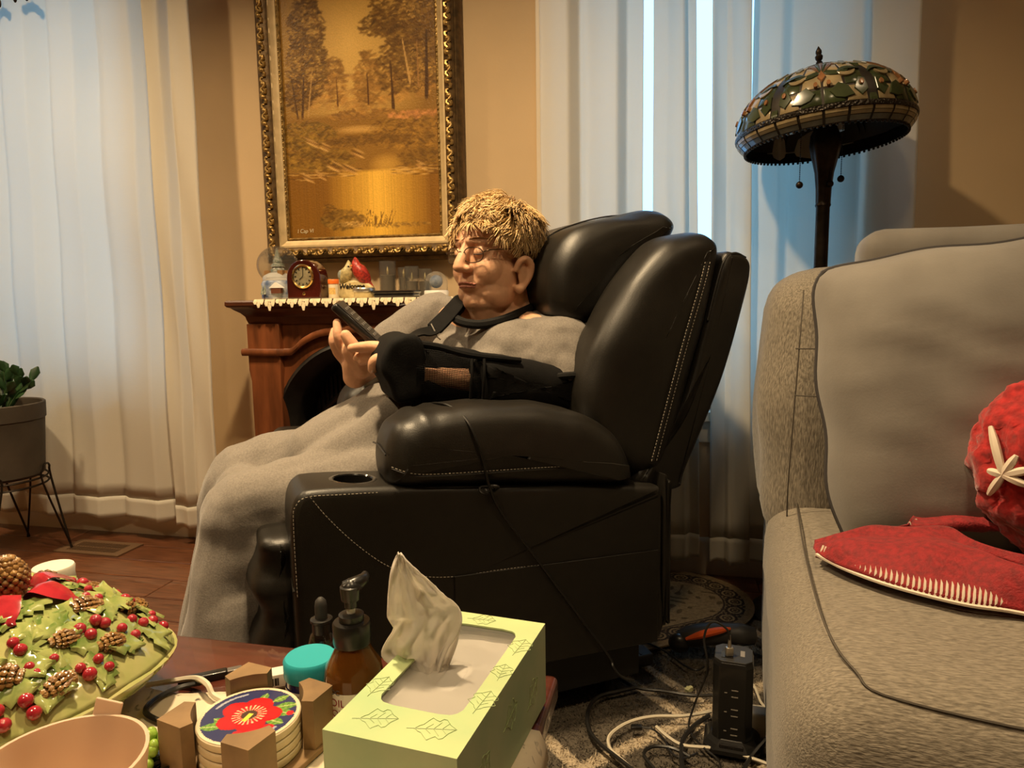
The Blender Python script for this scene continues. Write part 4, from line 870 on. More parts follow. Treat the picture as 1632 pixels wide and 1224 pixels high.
# big velvet pillow leaning on the back cushion
pw_, ph_ = .62, .475
pl = thing('throw_pillow', 'large grey velvet pillow leaning against the sofa back', 'pillow', WF(.535, 1.04, .722), 0, rot=(math.radians(-12), math.radians(-6), WROT-.07))
def pil(i, j, s):
    x = (i-.5)*2; y = (j-.5)*2; ed = (1-abs(x)**3.2)*(1-abs(y)**3.2); th = .098*max(ed, 0)**.45
    rc_ = 1-.075*(abs(x*y))**5; X = x*pw_/2*rc_*(1+.012*math.sin(y*9)*abs(x)**3); Z = y*ph_/2*rc_*(1+.012*math.sin(x*11)*abs(y)**3)
    th += .009*noise3((x*2.2, y*2.2, s), 1, 6)*ed+.006*noise3((x*5+y*3, y*5, s), 1, 2)*ed+.007*noise3((x*3, y*14, s), 1, 4)*max(0, abs(x)-.55)*ed*2+.007*noise3((x*14, y*3, s), 1, 5)*max(0, abs(y)-.55)*ed*2
    return Vector((X, -s*th, Z))
mb = MB(); mb.grid(44, 36, lambda i, j: pil(i, j, 1)); mb.grid(44, 36, lambda i, j: pil(i, j, -1))
obj('pillow_body', mb, M_vel, pl, smooth=180)
edge = [pil(i/40, 0, 0) for i in range(41)]+[pil(1, j/30, 0) for j in range(1, 31)]+[pil(1-i/40, 1, 0) for i in range(1, 41)]+[pil(0, 1-j/30, 0) for j in range(1, 31)]
obj('piping', MB().tube(edge, .0035, 6), mat('velvet_piping', (.05, .045, .045), .7), pl)
# ---------------------------------------------------------------- red throw
M_fle = mat('red_fleece', (.23, .006, .009), .75, var=.25, vscale=120, bump=.35, bscale=320, sheen=.15); M_sher = mat('red_sherpa', (.36, .012, .012), .85, var=.3, vscale=90, bump=.7, bscale=75, sheen=.25); M_yarn = mat('white_yarn', (.72, .62, .50), .8)
rt = thing('red_throw', 'red fleece throw with white blanket stitching, bunched beside the pillow', 'blanket', WF(.5, 1.15, .50), WROT)
def rl(px, py, z):   # point on the seat, in throw coordinates
    w = ONZ(px, py, z); d = w-WF(.5, 1.15, 0); return Vector((d.x*math.cos(WROT)+d.y*math.sin(WROT), -d.x*math.sin(WROT)+d.y*math.cos(WROT), z-.50))
low = [rl(x, y, .508) for x, y in ((1300, 882), (1340, 903), (1400, 926), (1470, 946), (1540, 962), (1610, 972), (1690, 990), (1790, 1020))]
upp = [rl(x, y, z) for x, y, z in ((1302, 866, .512), (1340, 850, .535), (1390, 836, .545), (1450, 845, .545), (1520, 846, .55), (1600, 880, .56), (1690, 900, .56), (1790, 930, .56))]
lo_, up_ = catmull(low, 8), catmull(upp, 8); n_ = len(lo_)
def flap(i, j):
    k = min(n_-1, int(round(i*(n_-1)))); p = lo_[k].lerp(up_[k], j); p.z += .014*math.sin(PI*min(1, j*1.3))*min(1, i*6)+.010*noise3(p, 13, 2)*min(1, j*3); return p
fpart = obj('folded_flap', MB().grid(n_, 22, flap), M_fle, rt, smooth=180, solid=.012)
mb = MB()
for k in range(2, n_-1): mb.tube([lo_[k]+Vector((0, -.004, .002)), lo_[k]+Vector((.002, -.001, .009)), lo_[k].lerp(up_[k], .10)+Vector((.004, 0, .013))], .0016, 4)
st2 = obj('blanket_stitch', mb, M_yarn, fpart, kind='stuff'); obj('edge_yarn', MB().tube([p+Vector((0, -.007, .001)) for p in lo_], .0024, 5), M_yarn, fpart)
def behind(i, j):
    p = rl(1440+230*i, 842-24*j*math.sin(PI*min(1, i*1.6)**.7)+10*i, .545); p.z += .012*noise3(p, 15, 4)+.008*j; return p
fp2 = obj('back_fold', MB().grid(26, 10, behind), M_fle, rt, smooth=180, solid=.014)
mb = MB()
for k in range(9): a = behind(.02+.045*k, .85)+Vector((0, -.012, .006)); mb.tube([a, a+Vector((.004, -.004, -.014))], .0016, 4)
obj('blanket_stitch', mb, M_yarn, fp2, kind='stuff')
def sh(q, t): return q+Vector((noise3(q, 28, 1), noise3(q, 28, 2), noise3(q, 28, 3)))*.010+Vector((noise3(q, 70, 4), noise3(q, 70, 5), noise3(q, 55, 6)))*.008
bc = rl(1668, 740, .50); wb = ONW(1668, 740, 1.17); d_ = wb-WF(.5, 1.15, 0); bc = Vector((d_.x*math.cos(WROT)+d_.y*math.sin(WROT), -d_.x*math.sin(WROT)+d_.y*math.cos(WROT), wb.z-.5))
mb = MB()
def ball(c, r, n=72, m=48):
    def f(i, j):
        th, phh = 2*PI*i, PI*(.01+.98*j); p = Vector((r[0]*math.cos(th)*math.sin(phh), r[1]*math.sin(th)*math.sin(phh), -r[2]*math.cos(phh)))+c; return sh(p, 0)
    mb.grid(n, m, f, cu=True)
ball(bc, (.088, .085, .115)); ball(bc+Vector((.06, .01, -.09)), (.09, .09, .07))
bu = obj('sherpa_bundle', mb, M_sher, rt, smooth=180)
mb = MB(); ball(bc+Vector((.03, -.035, .05)), (.055, .055, .085)); obj('sherpa_roll', mb, M_sher, rt, smooth=180)
def tloc(w, vec=False):
    d = w if vec else w-WF(.5, 1.15, .50); return Vector((d.x*math.cos(WROT)+d.y*math.sin(WROT), -d.x*math.sin(WROT)+d.y*math.cos(WROT), d.z))
def bp(px, py):   # where the yarn lies on the bundle
    o = tloc(Vector((0, 0, CAM_H))); d = tloc(RAY(px, py), True).normalized(); best = None
    for c, r in ((bc, (.095, .092, .122)), (bc+Vector((.03, -.035, .05)), (.062, .062, .092))):
        O = Vector([(o-c)[k]/r[k] for k in range(3)]); D = Vector([d[k]/r[k] for k in range(3)]); A, Bq, Cq = D.dot(D), O.dot(D), O.dot(O)-1; ds = Bq*Bq-A*Cq
        t = (-Bq-math.sqrt(ds))/A if ds > 0 else (-Bq/A if c is bc else None)
        if t is not None and (best is None or t < best): best = t
    return o+d*best
ce = (1598, 757)
for ex, ey in ((1579, 680), (1575, 750), (1576, 788), (1645, 748), (1640, 775), (1620, 726)):
    P = [bp(ce[0]+(ex-ce[0])*f, ce[1]+(ey-ce[1])*f) for f in (0, .25, .5, .75, 1)]
    obj('snowflake_arm', MB().tube(P, [.0035, .005, .0055, .005, .003], 6, smooth=3), M_yarn, bu)
# ================================================================ floor lamp
def atY(px, py, Y): d = RAY(px, py); return Vector((0, 0, CAM_H))+d*(Y/d.y)
M_brz = mat('dark_bronze', (.030, .021, .014), .42, .7, var=.3, vscale=40, bump=.1, bscale=80)
GC = {k: mat('glass_'+k, c, .22, var=.22, vscale=25, spec=.5) for k, c in dict(cream=(.27, .21, .115), green=(.035, .045, .018), brown=(.12, .062, .03), grey=(.13, .13, .11), amber=(.22, .10, .04)).items()}
LU, LD = .352, .27
lp = thing('floor_lamp', 'bronze floor lamp with stained glass dome shade', 'lamp', WF(LU, LD, 0), WROT)
obj('base', MB().lathe([(.14, 0), (.145, .012), (.12, .03), (.06, .045), (.03, .07), (.02, .1)], 32), M_brz, lp)
obj('pole', MB().lathe([(.0165, .09), (.0165, .6), (.015, .61), (.0165, .62), (.0165, 1.085), (.019, 1.09), (.0165, 1.1)], 20), M_brz, lp)
mb = MB(); nfl = 40
mb.loft([[((r*(1+.05*math.cos(8*t)))*math.cos(t), (r*(1+.05*math.cos(8*t)))*math.sin(t), z) for t in np.linspace(0, 2*PI, nfl, endpoint=False)] for r, z in ((.017, 1.095), (.018, 1.13), (.022, 1.17), (.031, 1.21), (.036, 1.235), (.034, 1.26), (.025, 1.28), (.02, 1.31), (.018, 1.36))])
obj('column_neck', mb, M_brz, lp)
TL = Matrix.Translation((-.004, 0, 1.24)) @ Matrix.Rotation(math.radians(-4.5), 4, 'Y') @ Matrix.Rotation(math.radians(-3), 4, 'X') @ Matrix.Rotation(math.radians(-100), 4, 'Z')
def tl_obj(o): o.matrix_local = TL; return o
prof = [(.205, .038), (.200, .066), (.189, .092), (.170, .117), (.144, .138), (.113, .155), (.08, .168), (.05, .177), (.028, .182)]
PC = catmull([(r, z, 0) for r, z in prof], 6); PL = [0]
for a, b in zip(PC[:-1], PC[1:]): PL.append(PL[-1]+(b-a).length)
def dome(th, t, off=0):
    L = t*PL[-1]; k = next((i for i in range(len(PL)-1) if PL[i+1] >= L-1e-9), len(PL)-2); f = (L-PL[k])/(PL[k+1]-PL[k]); p = PC[k].lerp(PC[k+1], f)
    tg = (PC[k+1]-PC[k]).normalized(); nr, nz = -tg.y*-1, -tg.x
    r = p.x+nr*off; z = p.y+nz*off; return Vector((r*math.cos(th), r*math.sin(th), z))
shd = tl_obj(obj('shade', MB().lathe([(.204, .034)]+[(p.x, p.y) for p in PC]+[(.024, .180), (.05, .173), (.11, .150), (.166, .113), (.196, .064), (.2005, .034), (.204, .034)], 72, cap=False), mat('lead_came', (.028, .022, .017), .45, .5), lp, smooth=60))
NS = 6; SW = PI/NS
def piece(poly, kind, off=.0012, th=.0022, nm='glass_piece'):
    """poly in (s, t): s -1..1 across one sector, t 0..1 rim to crown; six copies round the dome"""
    n = len(poly); cs = sum(p[0] for p in poly)/n; ct = sum(p[1] for p in poly)/n
    def at(s, t, o): return dome(s*SW, min(max(t, .002), .995), o)
    rings = [[at(s, t, -.001) for s, t in poly], [at(s, t, off+th*.6) for s, t in poly], [at(cs+(s-cs)*.93, ct+(t-ct)*.93, off+th) for s, t in poly]]
    vs = [p for r in rings for p in r]+[at(cs, ct, off+th*1.1)]; fs = []
    for j in range(2): fs += [(j*n+i, j*n+(i+1) % n, (j+1)*n+(i+1) % n, (j+1)*n+i) for i in range(n)]
    fs += [(2*n+i, 2*n+(i+1) % n, 3*n) for i in range(n)]
    o = obj(nm, MB().add(vs, fs), GC[kind], shd, smooth=35)
    for k in range(1, NS): link(nm, o.data, None, shd, rot=(0, 0, k*2*PI/NS))
    return o
def quad(s0, s1, t0, t1, kind, g=.012): piece([(s0+g*2, t0+g), ((s0+s1)/2, t0+g), (s1-g*2, t0+g), (s1-g*2, t1-g), ((s0+s1)/2, t1-g), (s0+g*2, t1-g)], kind, 0, .0018)
for i in range(4): quad(-.9+.45*i, -.45+.45*i, .0, .17, 'cream' if i in (0, 3) else 'green')
for i in range(4): quad(-.9+.45*i, -.45+.45*i, .17, .36, 'green' if i in (0, 3) else 'cream')
for i in range(4): quad(-.9+.45*i, -.45+.45*i, .36, .56, 'cream')
for i in range(4): quad(-.9+.45*i, -.45+.45*i, .56, .74, 'cream' if i in (0, 3) else 'brown')
for i in range(3): quad(-.9+.6*i, -.3+.6*i, .74, .96, 'grey' if i != 1 else 'brown')
piece([(-1.075, .0), (-.925, .0), (-.925, .5), (-.925, .94), (-1.075, .94), (-1.075, .5)], 'green', .002, .002)      # dark rib between sectors
def cres(c, R0, w, a0, a1, kind, n=9, sx=1, st=.42, off=.0026):
    out = [(c[0]+R0*math.cos(a)*sx, c[1]+R0*math.sin(a)*st) for a in np.linspace(a0, a1, n)]
    inn = [(c[0]+(R0-w*math.sin(PI*k/(n-1)))*math.cos(a)*sx, c[1]+(R0-w*math.sin(PI*k/(n-1)))*math.sin(a)*st) for k, a in list(enumerate(np.linspace(a0, a1, n)))[1:-1]][::-1]
    return piece(out+inn, kind, off, .002)
for s in (-1, 1):
    cres((s*.33, .48), .42, .16, PI*1.05 if s > 0 else PI*-.05-.0, PI*1.75 if s > 0 else -PI*.75, 'green', sx=1)
    cres((s*.62, .30), .30, .14, PI*.15, PI*.95, 'green')
    cres((s*.55, .36), .22, .12, PI*1.1, PI*1.95, 'cream', off=.0034)
    piece([(s*.14, .12), (s*.32, .2), (s*.5, .16), (s*.62, .06), (s*.42, .04), (s*.24, .06)], 'green', .0026)
    piece([(s*.62, .12), (s*.74, .24), (s*.88, .22), (s*.9, .1), (s*.76, .05)], 'green', .0026)
    piece([(s*.52, .56), (s*.66, .66), (s*.8, .62), (s*.74, .52), (s*.6, .5)], 'grey', .0026)
    for cx, ct in ((s*.13, .2), (s*.78, .17)):
        piece([(cx+.045*math.cos(a), ct+.028*math.sin(a)) for a in np.linspace(0, 2*PI, 8, endpoint=False)], 'amber', .005, .004, 'glass_jewel')
for k in range(5):
    a0 = PI*(.22+.112*k); a1 = a0+PI*.105; c = (0, .34)
    piece([(c[0]+.08*math.cos(a0), c[1]+.03*math.sin(a0)), (c[0]+.40*math.cos(a0), c[1]+.30*math.sin(a0)), (c[0]+.43*math.cos((a0+a1)/2), c[1]+.33*math.sin((a0+a1)/2)), (c[0]+.40*math.cos(a1), c[1]+.30*math.sin(a1)), (c[0]+.08*math.cos(a1), c[1]+.03*math.sin(a1))], ('brown', 'green', 'brown', 'green', 'brown')[k], .003)
piece([(-.09, .3), (0, .4), (.09, .3), (0, .24)], 'amber', .0034)
# belt, cream row, inward dark row, bead chain
tl_obj(obj('belt', MB().lathe([(.203, .028), (.2085, .029), (.2095, .034), (.2085, .039), (.204, .041)], 72, cap=False), mat('filigree', (.03, .024, .018), .4, .6, bump=1, bscale=170, voro=True), lp))
sk = tl_obj(obj('skirt', MB().lathe([(.2045, .030), (.2025, .020), (.192, .007), (.187, 0), (.184, 0), (.190, .008), (.199, .020), (.2005, .030)], 72, cap=False), MATS['lead_came'], lp))
def rowp(r0, z0, r1, z1, n, kind, nm):
    g = .06*2*PI/n; o0 = None
    for k in range(n):
        if o0 is None:
            vs = []
            for off in (.0, .0016):
                for r, z, f in ((r0, z0, .06), (r1, z1, .94)):
                    for th in (g, 2*PI/n/2, 2*PI/n-g): vs.append(((r0+(r1-r0)*f+off)*math.cos(th), (r0+(r1-r0)*f+off)*math.sin(th), z0+(z1-z0)*f))
            fs = [(6, 7, 10, 9), (7, 8, 11, 10), (0, 6, 9, 3), (2, 5, 11, 8), (0, 1, 7, 6), (1, 2, 8, 7), (3, 9, 10, 4), (4, 10, 11, 5)]
            o0 = obj(nm, MB().add(vs, fs), GC[kind], sk, smooth=0)
        else: link(nm, o0.data, None, sk, rot=(0, 0, k*2*PI/n))
rowp(.2030, .0195, .2046, .0285, 24, 'cream', 'glass_tile'); rowp(.1975, .0125, .2026, .0195, 24, 'cream', 'glass_tile'); rowp(.1880, .001, .1965, .0120, 24, 'grey', 'dark_glass_tile')
mb = MB()
for k in range(90): a = 2*PI*k/90; mb.ell((.187*math.cos(a), .187*math.sin(a), -.002), (.004, .004, .0035), 6, 4)
tl_obj(obj('bead_rim', mb, M_brz, lp, kind='stuff'))
tl_obj(obj('crown_cap', MB().lathe([(.052, .177), (.05, .181), (.03, .187), (.012, .193), (.008, .197)], 24), M_brz, lp))
tl_obj(obj('finial', MB().lathe([(.006, .194), (.008, .199), (.005, .202), (.0085, .207), (.0095, .213), (.006, .218), (.0075, .222), (.007, .227), (.003, .234), (.0008, .238)], 14), M_brz, lp))
for k in range(3):
    a = k*2*PI/3+.5; tl_obj(obj('light_bulb', MB().lathe([(.012, .04), (.013, .06), (.024, .085), (.022, .105), (.004, .118)], 16, Matrix.Translation((.075*math.cos(a), .075*math.sin(a), 0))), mat('frosted_bulb', (.6, .6, .58), .4), lp))
for px, py in ((1274, 295), (1323, 293), (1340, 285)):
    w = ONW(px, py, LD+.09 if px < 1300 else LD+.02) - WF(LU, LD, 0); l = Vector((w.x*math.cos(WROT)+w.y*math.sin(WROT), -w.x*math.sin(WROT)+w.y*math.cos(WROT), w.z))
    mb = MB(); z = l.z
    while z < 1.29: mb.ell((l.x, l.y, z), (.0016, .0016, .0018), 6, 4); z += .0042
    cn = obj('pull_chain', mb, M_brz, lp, kind='stuff'); obj('chain_ball', MB().ell((l.x, l.y, l.z), (.0085,)*3, 14, 10), M_brz, lp)
# ================================================================ potted plant on a wire stand
PU, PD = -2.265, .30
sd_ = thing('plant_stand', 'black wire plant stand with hairpin legs before the curtain', 'plant stand', WF(PU, PD, 0), WROT)
ZR = .255; RR = .135
for z in (ZR, ZR+.022): obj('ring', MB().tube([(RR*math.cos(t), RR*math.sin(t), z) for t in np.linspace(0, 2*PI, 49)], .0035, 6, cap=False), M_iron, sd_)
for k in range(4):
    a = -1.05+k*PI/2; c, s = math.cos(a), math.sin(a); tx, ty = -s, c; w = .042
    P = [(RR*c+tx*w, RR*s+ty*w, ZR), (RR*c*1.0+tx*w*.8, RR*s+ty*w*.8, ZR+.05), (RR*c, RR*s, ZR+.062), (RR*c-tx*w*.8, RR*s-ty*w*.8, ZR+.05), (RR*c-tx*w, RR*s-ty*w, ZR)]
    ft = ((RR+.055)*c, (RR+.055)*s, .005)
    obj('leg', MB().tube([ft]+P+[(ft[0]+.006*tx, ft[1]+.006*ty, .005)], .0036, 6, smooth=4), M_iron, sd_)
pt = thing('potted_plant', 'dark fleshy leaved plant in a grey brown clay pot', 'plant', WF(PU, PD, ZR+.026), WROT)
M_clay = mat('clay_pot', (.042, .032, .021), .7, col2=(.062, .048, .033), vscale=8, bump=.15, bscale=60)
obj('pot', MB().lathe([(.001, 0), (.118, 0), (.128, .01), (.142, .2), (.146, .202), (.148, .255), (.144, .258), (.138, .255), (.135, .21), (.001, .21)], 40, cap=False), M_clay, pt, smooth=35)
obj('soil', MB().ell((0, 0, .212), (.134, .134, .022), 24, 8), mat('soil', (.02, .014, .01), .95, bump=.8, bscale=90), pt)
M_leaf = mat('dark_leaf', (.018, .048, .016), .35, var=.35, vscale=30)
rr_ = random.Random(4)
for k in range(15):
    a = rr_.uniform(0, 2*PI); ln = rr_.uniform(.10, .16); sp = rr_.uniform(.25, 1.0); b = Vector((.02+.025*math.cos(a), .025*math.sin(a), .225)); d = Vector((math.cos(a)*sp, math.sin(a)*sp, 1)).normalized()
    if k == 0: d = Vector((.05, 0, 1)); ln = .165
    P = [b+d*ln*f+Vector((0, 0, -.03*f*f*sp)) for f in (0, .3, .6, 1)]; st_ = obj('stem', MB().tube(P, [.006, .0055, .004, .002], 6, smooth=2), M_leaf, pt)
    for q in range(3):
        f = .5+.22*q; p = P[0].lerp(P[-1], f); e = (d+Vector((rr_.uniform(-.6, .6), rr_.uniform(-.6, .6), rr_.uniform(-.1, .3)))).normalized(); sdv = e.orthogonal().normalized(); L = rr_.uniform(.04, .06)
        mb = MB(); nn = e.cross(sdv)
        mb.loft([[p+e*L*g+(sdv*math.cos(t)*wd+nn*math.sin(t)*.003) for t in np.linspace(0, 2*PI, 8, endpoint=False)] for g, wd in ((0, .003), (.35, .012), (.7, .015), (1, .003))]); obj('leaf', mb, M_leaf, st_, smooth=60)
# floor register
vt = thing('floor_vent', 'brown metal floor vent with slots near the left curtain', 'floor vent', WF(-2.005, .185, .0005), WROT)
M_vent = mat('vent_brown', (.17, .10, .055), .45, .4)
mb = MB()
for lo, hi in (((-.135, -.062, 0), (.135, -.04, .005)), ((-.135, .04, 0), (.135, .062, .005)), ((-.135, -.04, 0), (-.10, .04, .005)), ((.10, -.04, 0), (.135, .04, .005))): mb.box(lo, hi)
obj('vent_frame', mb, M_vent, vt, smooth=0); obj('dark_well', MB().box((-.1, -.04, 0), (.1, .04, .0008)), M_dark, vt, smooth=0)
sl_me = None
for k in range(18):
    if sl_me is None: sl_me = obj('slat', MB().box((-.0018, -.04, .0008), (.0018, .04, .0042)), M_vent, vt, loc=(-.094+.011*k, 0, 0), smooth=0).data
    else: link('slat', sl_me, None, vt, (-.094+.011*k, 0, 0))
obj('cross_bar', MB().box((-.1, -.002, .001), (.1, .002, .0046)), M_vent, vt, smooth=0)
# ================================================================ rugs
M_rug = mat('rug_backing', (.1, .1, .1), .95, attr='Col', var=.2, vscale=160, bump=.6, bscale=200); M_pile = mat('rug_pile', (.2, .2, .2), .9, attr='Col', var=.15, vscale=90)
def lattice(u, d):
    p = (u+d)/math.sqrt(2); q = (u-d)/math.sqrt(2)
    def ln(x, offs, per=.29, w=.015): return np.min([np.abs((x-o+per/2) % per-per/2) for o in offs], axis=0) < w
    m = ln(p, (.606,), per=.35, w=.014)|ln(q, (-.49, -.56), per=.35, w=.0125); return m
DKC, LTC = np.array((.085, .070, .052)), np.array((.42, .345, .245))
RU0, RU1, RD0, RD1 = -.80, 1.2, .33, 2.15
nu, nv = 300, 270; uu, dd = np.meshgrid(np.linspace(RU0, RU1, nu), np.linspace(RD0, RD1, nv)); im = np.where(lattice(uu, dd)[..., None], LTC, DKC)
sr = thing('shag_rug', 'grey brown shag rug with a pale diamond lattice under the furniture', 'rug', WF(0, 0, 0), WROT)
painted('rug_backing', nu, nv, lambda i, j: (RU0+(RU1-RU0)*i, -(RD0+(RD1-RD0)*j), .007), im, M_rug, sr); obj('rug_edge', MB().box((RU0, -RD1, .0005), (RU1, -RD0, .0065)), M_rug, sr, smooth=0)
nb_ = 42000; R = np.random.default_rng(9); U_ = R.uniform(-.36, .42, nb_); D_ = R.uniform(.36, 1.5, nb_); lt = lattice(U_, D_)
ang = R.uniform(0, 2*PI, nb_); hh = R.uniform(.003, .008, nb_); ww = .0014; lean = R.normal(0, .006, (nb_, 2))
V = np.empty((nb_, 3, 3)); V[:, 0] = np.stack([U_+ww*np.cos(ang), -D_+ww*np.sin(ang), np.full(nb_, .0068)], 1); V[:, 1] = np.stack([U_-ww*np.cos(ang), -D_-ww*np.sin(ang), np.full(nb_, .0068)], 1); V[:, 2] = np.stack([U_+lean[:, 0], -D_+lean[:, 1], .0068+hh], 1)
me = bpy.data.meshes.new('pile'); me.from_pydata(V.reshape(-1, 3).tolist(), [], np.arange(nb_*3).reshape(-1, 3).tolist())
cc = np.where(lt[:, None], LTC*1.05, DKC*1.1)*R.uniform(.7, 1.3, (nb_, 1)); a = me.attributes.new('Col', 'FLOAT_COLOR', 'POINT'); c4 = np.ones((nb_, 3, 4), 'f'); c4[:, :, :3] = cc[:, None, :]; a.data.foreach_set('color', c4.ravel())
o = link('pile', me, M_pile, sr); o['kind'] = 'stuff'
# oval patterned rug
orr = .212; ol = .62; rot_o = math.radians(-34.8)   # along e, in the wall frame (y = -d)
ov = thing('oval_rug', 'tan oval rug with dark floral border behind the recliner', 'rug', WF(.004, .272, .018), WROT-rot_o*-1 if False else WROT+math.radians(34.8))
def ovd(x, y):  # distance inside the stadium edge
    px = np.clip(x, -ol, 0); return orr-np.hypot(x-px, y)
nu, nv = 380, 190; xx, yy = np.meshgrid(np.linspace(-ol-orr, orr, nu), np.linspace(-orr, orr, nv)); dd = ovd(xx, yy)
ang = np.arctan2(yy, np.where(xx > 0, xx, 0)+1e-6); sl_ = np.where(xx > 0, ang*.16, np.where(yy > 0, .25-xx, -.25+xx))
tan1, tan2, dk_ = np.array((.22, .15, .075)), np.array((.30, .215, .11)), np.array((.030, .020, .016))
im = np.broadcast_to(tan2, xx.shape+(3,)).copy()
fl_ = (np.sin(xx*95+2*np.sin(yy*60))*np.sin(yy*88+2*np.sin(xx*50)) > .62); im[fl_] = tan1*.55
bd = (dd < .075)&(dd > .024); im[bd] = dk_
ph = (sl_/.055) % 1; cc_ = np.hypot((ph-.5)*1.15, (dd-.049)/.045); im[bd&(cc_ < .42)&(cc_ > .30)] = tan2; im[bd&(cc_ < .2)&(cc_ > .1)] = tan1; im[bd&(cc_ > .56)&(np.sin(sl_*330)*np.sin(dd*400) > .1)] = tan1
im[(dd < .024)] = tan1*1.1; im[(dd < .083)&(dd > .077)] = dk_*1.5
def ovp(i, j):
    x = -ol-orr+(ol+2*orr)*i; y = (2*j-1); half = math.sqrt(max(orr**2-max(x, 0)**2-(max(-x-ol, 0))**2, 1e-8)); return (x, y*half, .004)
# recolour for the squeezed rows
ii, jj = np.meshgrid(np.linspace(0, 1, nu), np.linspace(0, 1, nv)); X = -ol-orr+(ol+2*orr)*ii; half = np.sqrt(np.maximum(orr**2-np.maximum(X, 0)**2-np.maximum(-X-ol, 0)**2, 1e-8)); Y = (2*jj-1)*half
iy = np.clip(((Y+orr)/(2*orr)*(nv-1)).round().astype(int), 0, nv-1); ix = np.clip((ii*(nu-1)).round().astype(int), 0, nu-1); im2 = im[iy, ix]
painted('weave', nu, nv, ovp, im2, mat('oval_rug_wool', (.3, .2, .1), .95, attr='Col', var=.2, vscale=120, bump=.4, bscale=300), ov)
mb = MB(); edge = [(orr*math.cos(t), orr*math.sin(t)) for t in np.linspace(-PI/2, PI/2, 25)]+[(-ol+orr*math.cos(t), orr*math.sin(t)) for t in np.linspace(PI/2, 1.5*PI, 25)]
mb.loft([[(x, y, 0) for x, y in edge], [(x, y, .0038) for x, y in edge]]); obj('rug_edge', mb, mat('rug_binding', (.16, .11, .06), .9), ov)
# ================================================================ power tower and cables
Z0 = .02
pc0 = ONZ(1166, 1182, Z0); pwt = thing('power_strip_tower', 'black tower shaped power strip standing on the shag rug', 'power strip', pc0, WROT-.1)
M_pl = mat('black_plastic', (.010, .0095, .009), .32, coat=.2); M_pl2 = mat('dark_grey_plastic', (.03, .029, .028), .5)
def octa(w, d, c): return [(-w+c, -d), (w-c, -d), (w, -d+c), (w, d-c), (w-c, d), (-w+c, d), (-w, d-c), (-w, -d+c)]
obj('foot', MB().loft([[(x, y, z) for x, y in octa(w, w*.95, .02)] for w, z in ((.052, 0), (.052, .008), (.046, .016), (.038, .026))]), M_pl, pwt, smooth=0, bevel=.002)
tw = obj('tower_body', MB().loft([[(x, y, z) for x, y in octa(w, w, .012)] for w, z in ((.036, .024), (.036, .168), (.034, .176))]), M_pl, pwt, smooth=0, bevel=.0015)
obj('top_plate', MB().loft([[(x, y, z) for x, y in octa(.034, .034, .012)] for z in (.176, .180)]), M_pl2, pwt, smooth=0, bevel=.001)
for k in range(3):
    for q, (x, z) in enumerate(((.004, .125), (.004, .112), (-.012, .119))): obj('outlet_slot', MB().box((x-.006 if q < 2 else x-.0025, -.0366, z-.0009-.038*k), (x+.006 if q < 2 else x+.0025, -.0355, z+.0009-.038*k)), mat('slot_grey', (.25, .23, .2), .4), tw, smooth=0)
obj('usb_mark', MB().box((.012, -.01, .1801), (.02, .012, .1806)), mat('slot_grey', (.25, .23, .2), .4), pwt, smooth=0)
obj('front_vent', MB().box((-.022, -.046, .012), (.022, -.0385, .02)), M_gl, pwt, smooth=0, bevel=.002)
obj('usb_port', MB().box((-.022, -.022, .18), (-.001, .002, .181)), M_gl, pwt, smooth=0)
def sh_cord(name, label, cat, pts, r, m, ends=None):
    P = [Vector(p) for p in pts]; o = P[0].copy(); t = thing(name, label, cat, o); obj('cord', MB().tube([p-o for p in P], r, 6, smooth=8), m, t); return t, o
M_wc = mat('white_cord', (.60, .54, .42), .45); zc = .026
def FP(px, py, z=zc): return ONZ(px, py, z)
tp = pc0+Vector((-.012, -.01, .181))
t, o = sh_cord('usb_cable', 'thin black cable with silver plug looping out of the power strip top', 'cable', [tp+Vector((0, 0, .018)), tp+Vector((-.004, 0, .05)), tp+Vector((-.03, .01, .062)), tp+Vector((-.045, .01, .03)), tp+Vector((-.04, .0, -.03)), FP(1108, 1120, .06), FP(1098, 1160), FP(1118, 1188), FP(1145, 1212), FP(1150, 1235)], .0022, M_cord)
obj('plug', MB().rbox(tp-o+Vector((-.007, -.005, 0)), tp-o+Vector((.007, .005, .017)), .002, 2), mat('silver', (.55, .5, .42), .3, .9), t); obj('plug_sleeve', MB().lathe([(.004, 0), (.0025, .016), (.002, .024)], 10, Matrix.Translation(tp-o+Vector((0, 0, .017)))), mat('silver', (.55, .5, .42), .3, .9), t)
sh_cord('white_cable', 'thick white cable curving in a wide loop over the shag rug', 'cable', [FP(1133, 1134), FP(1090, 1141), FP(1040, 1142), FP(1000, 1152), FP(972, 1172), FP(972, 1192), FP(990, 1210), FP(1020, 1235)], .0034, M_wc)
sh_cord('white_cable', 'white cable running along the floor in front of the power strip', 'cable', [FP(1046, 1158), FP(1064, 1174), FP(1090, 1188), FP(1140, 1193), FP(1190, 1206), FP(1235, 1222)], .0034, M_wc)
sh_cord('white_cable', 'white cable from the white charger up beside the sofa', 'cable', [FP(1190, 1078, .03), FP(1203, 1096, .03), FP(1212, 1118), FP(1222, 1130)], .0028, M_wc)
t, o = sh_cord('usb_cable', 'short black usb cable lying loose on the rug', 'cable', [FP(1020, 1159), FP(1040, 1162), FP(1058, 1178), FP(1070, 1200), FP(1090, 1208), FP(1112, 1200)], .002, M_cord)
obj('plug', MB().rbox((-.018, -.006, -.004), (.004, .006, .004), .002, 2), M_pl, t)
sh_cord('power_cable', 'black power cord bending from the recliner base across the rug', 'cord', [FP(1012, 1096), FP(985, 1102), FP(955, 1110), FP(938, 1130), FP(938, 1160), FP(955, 1184), FP(990, 1212), FP(1020, 1235)], .0042, M_cord)
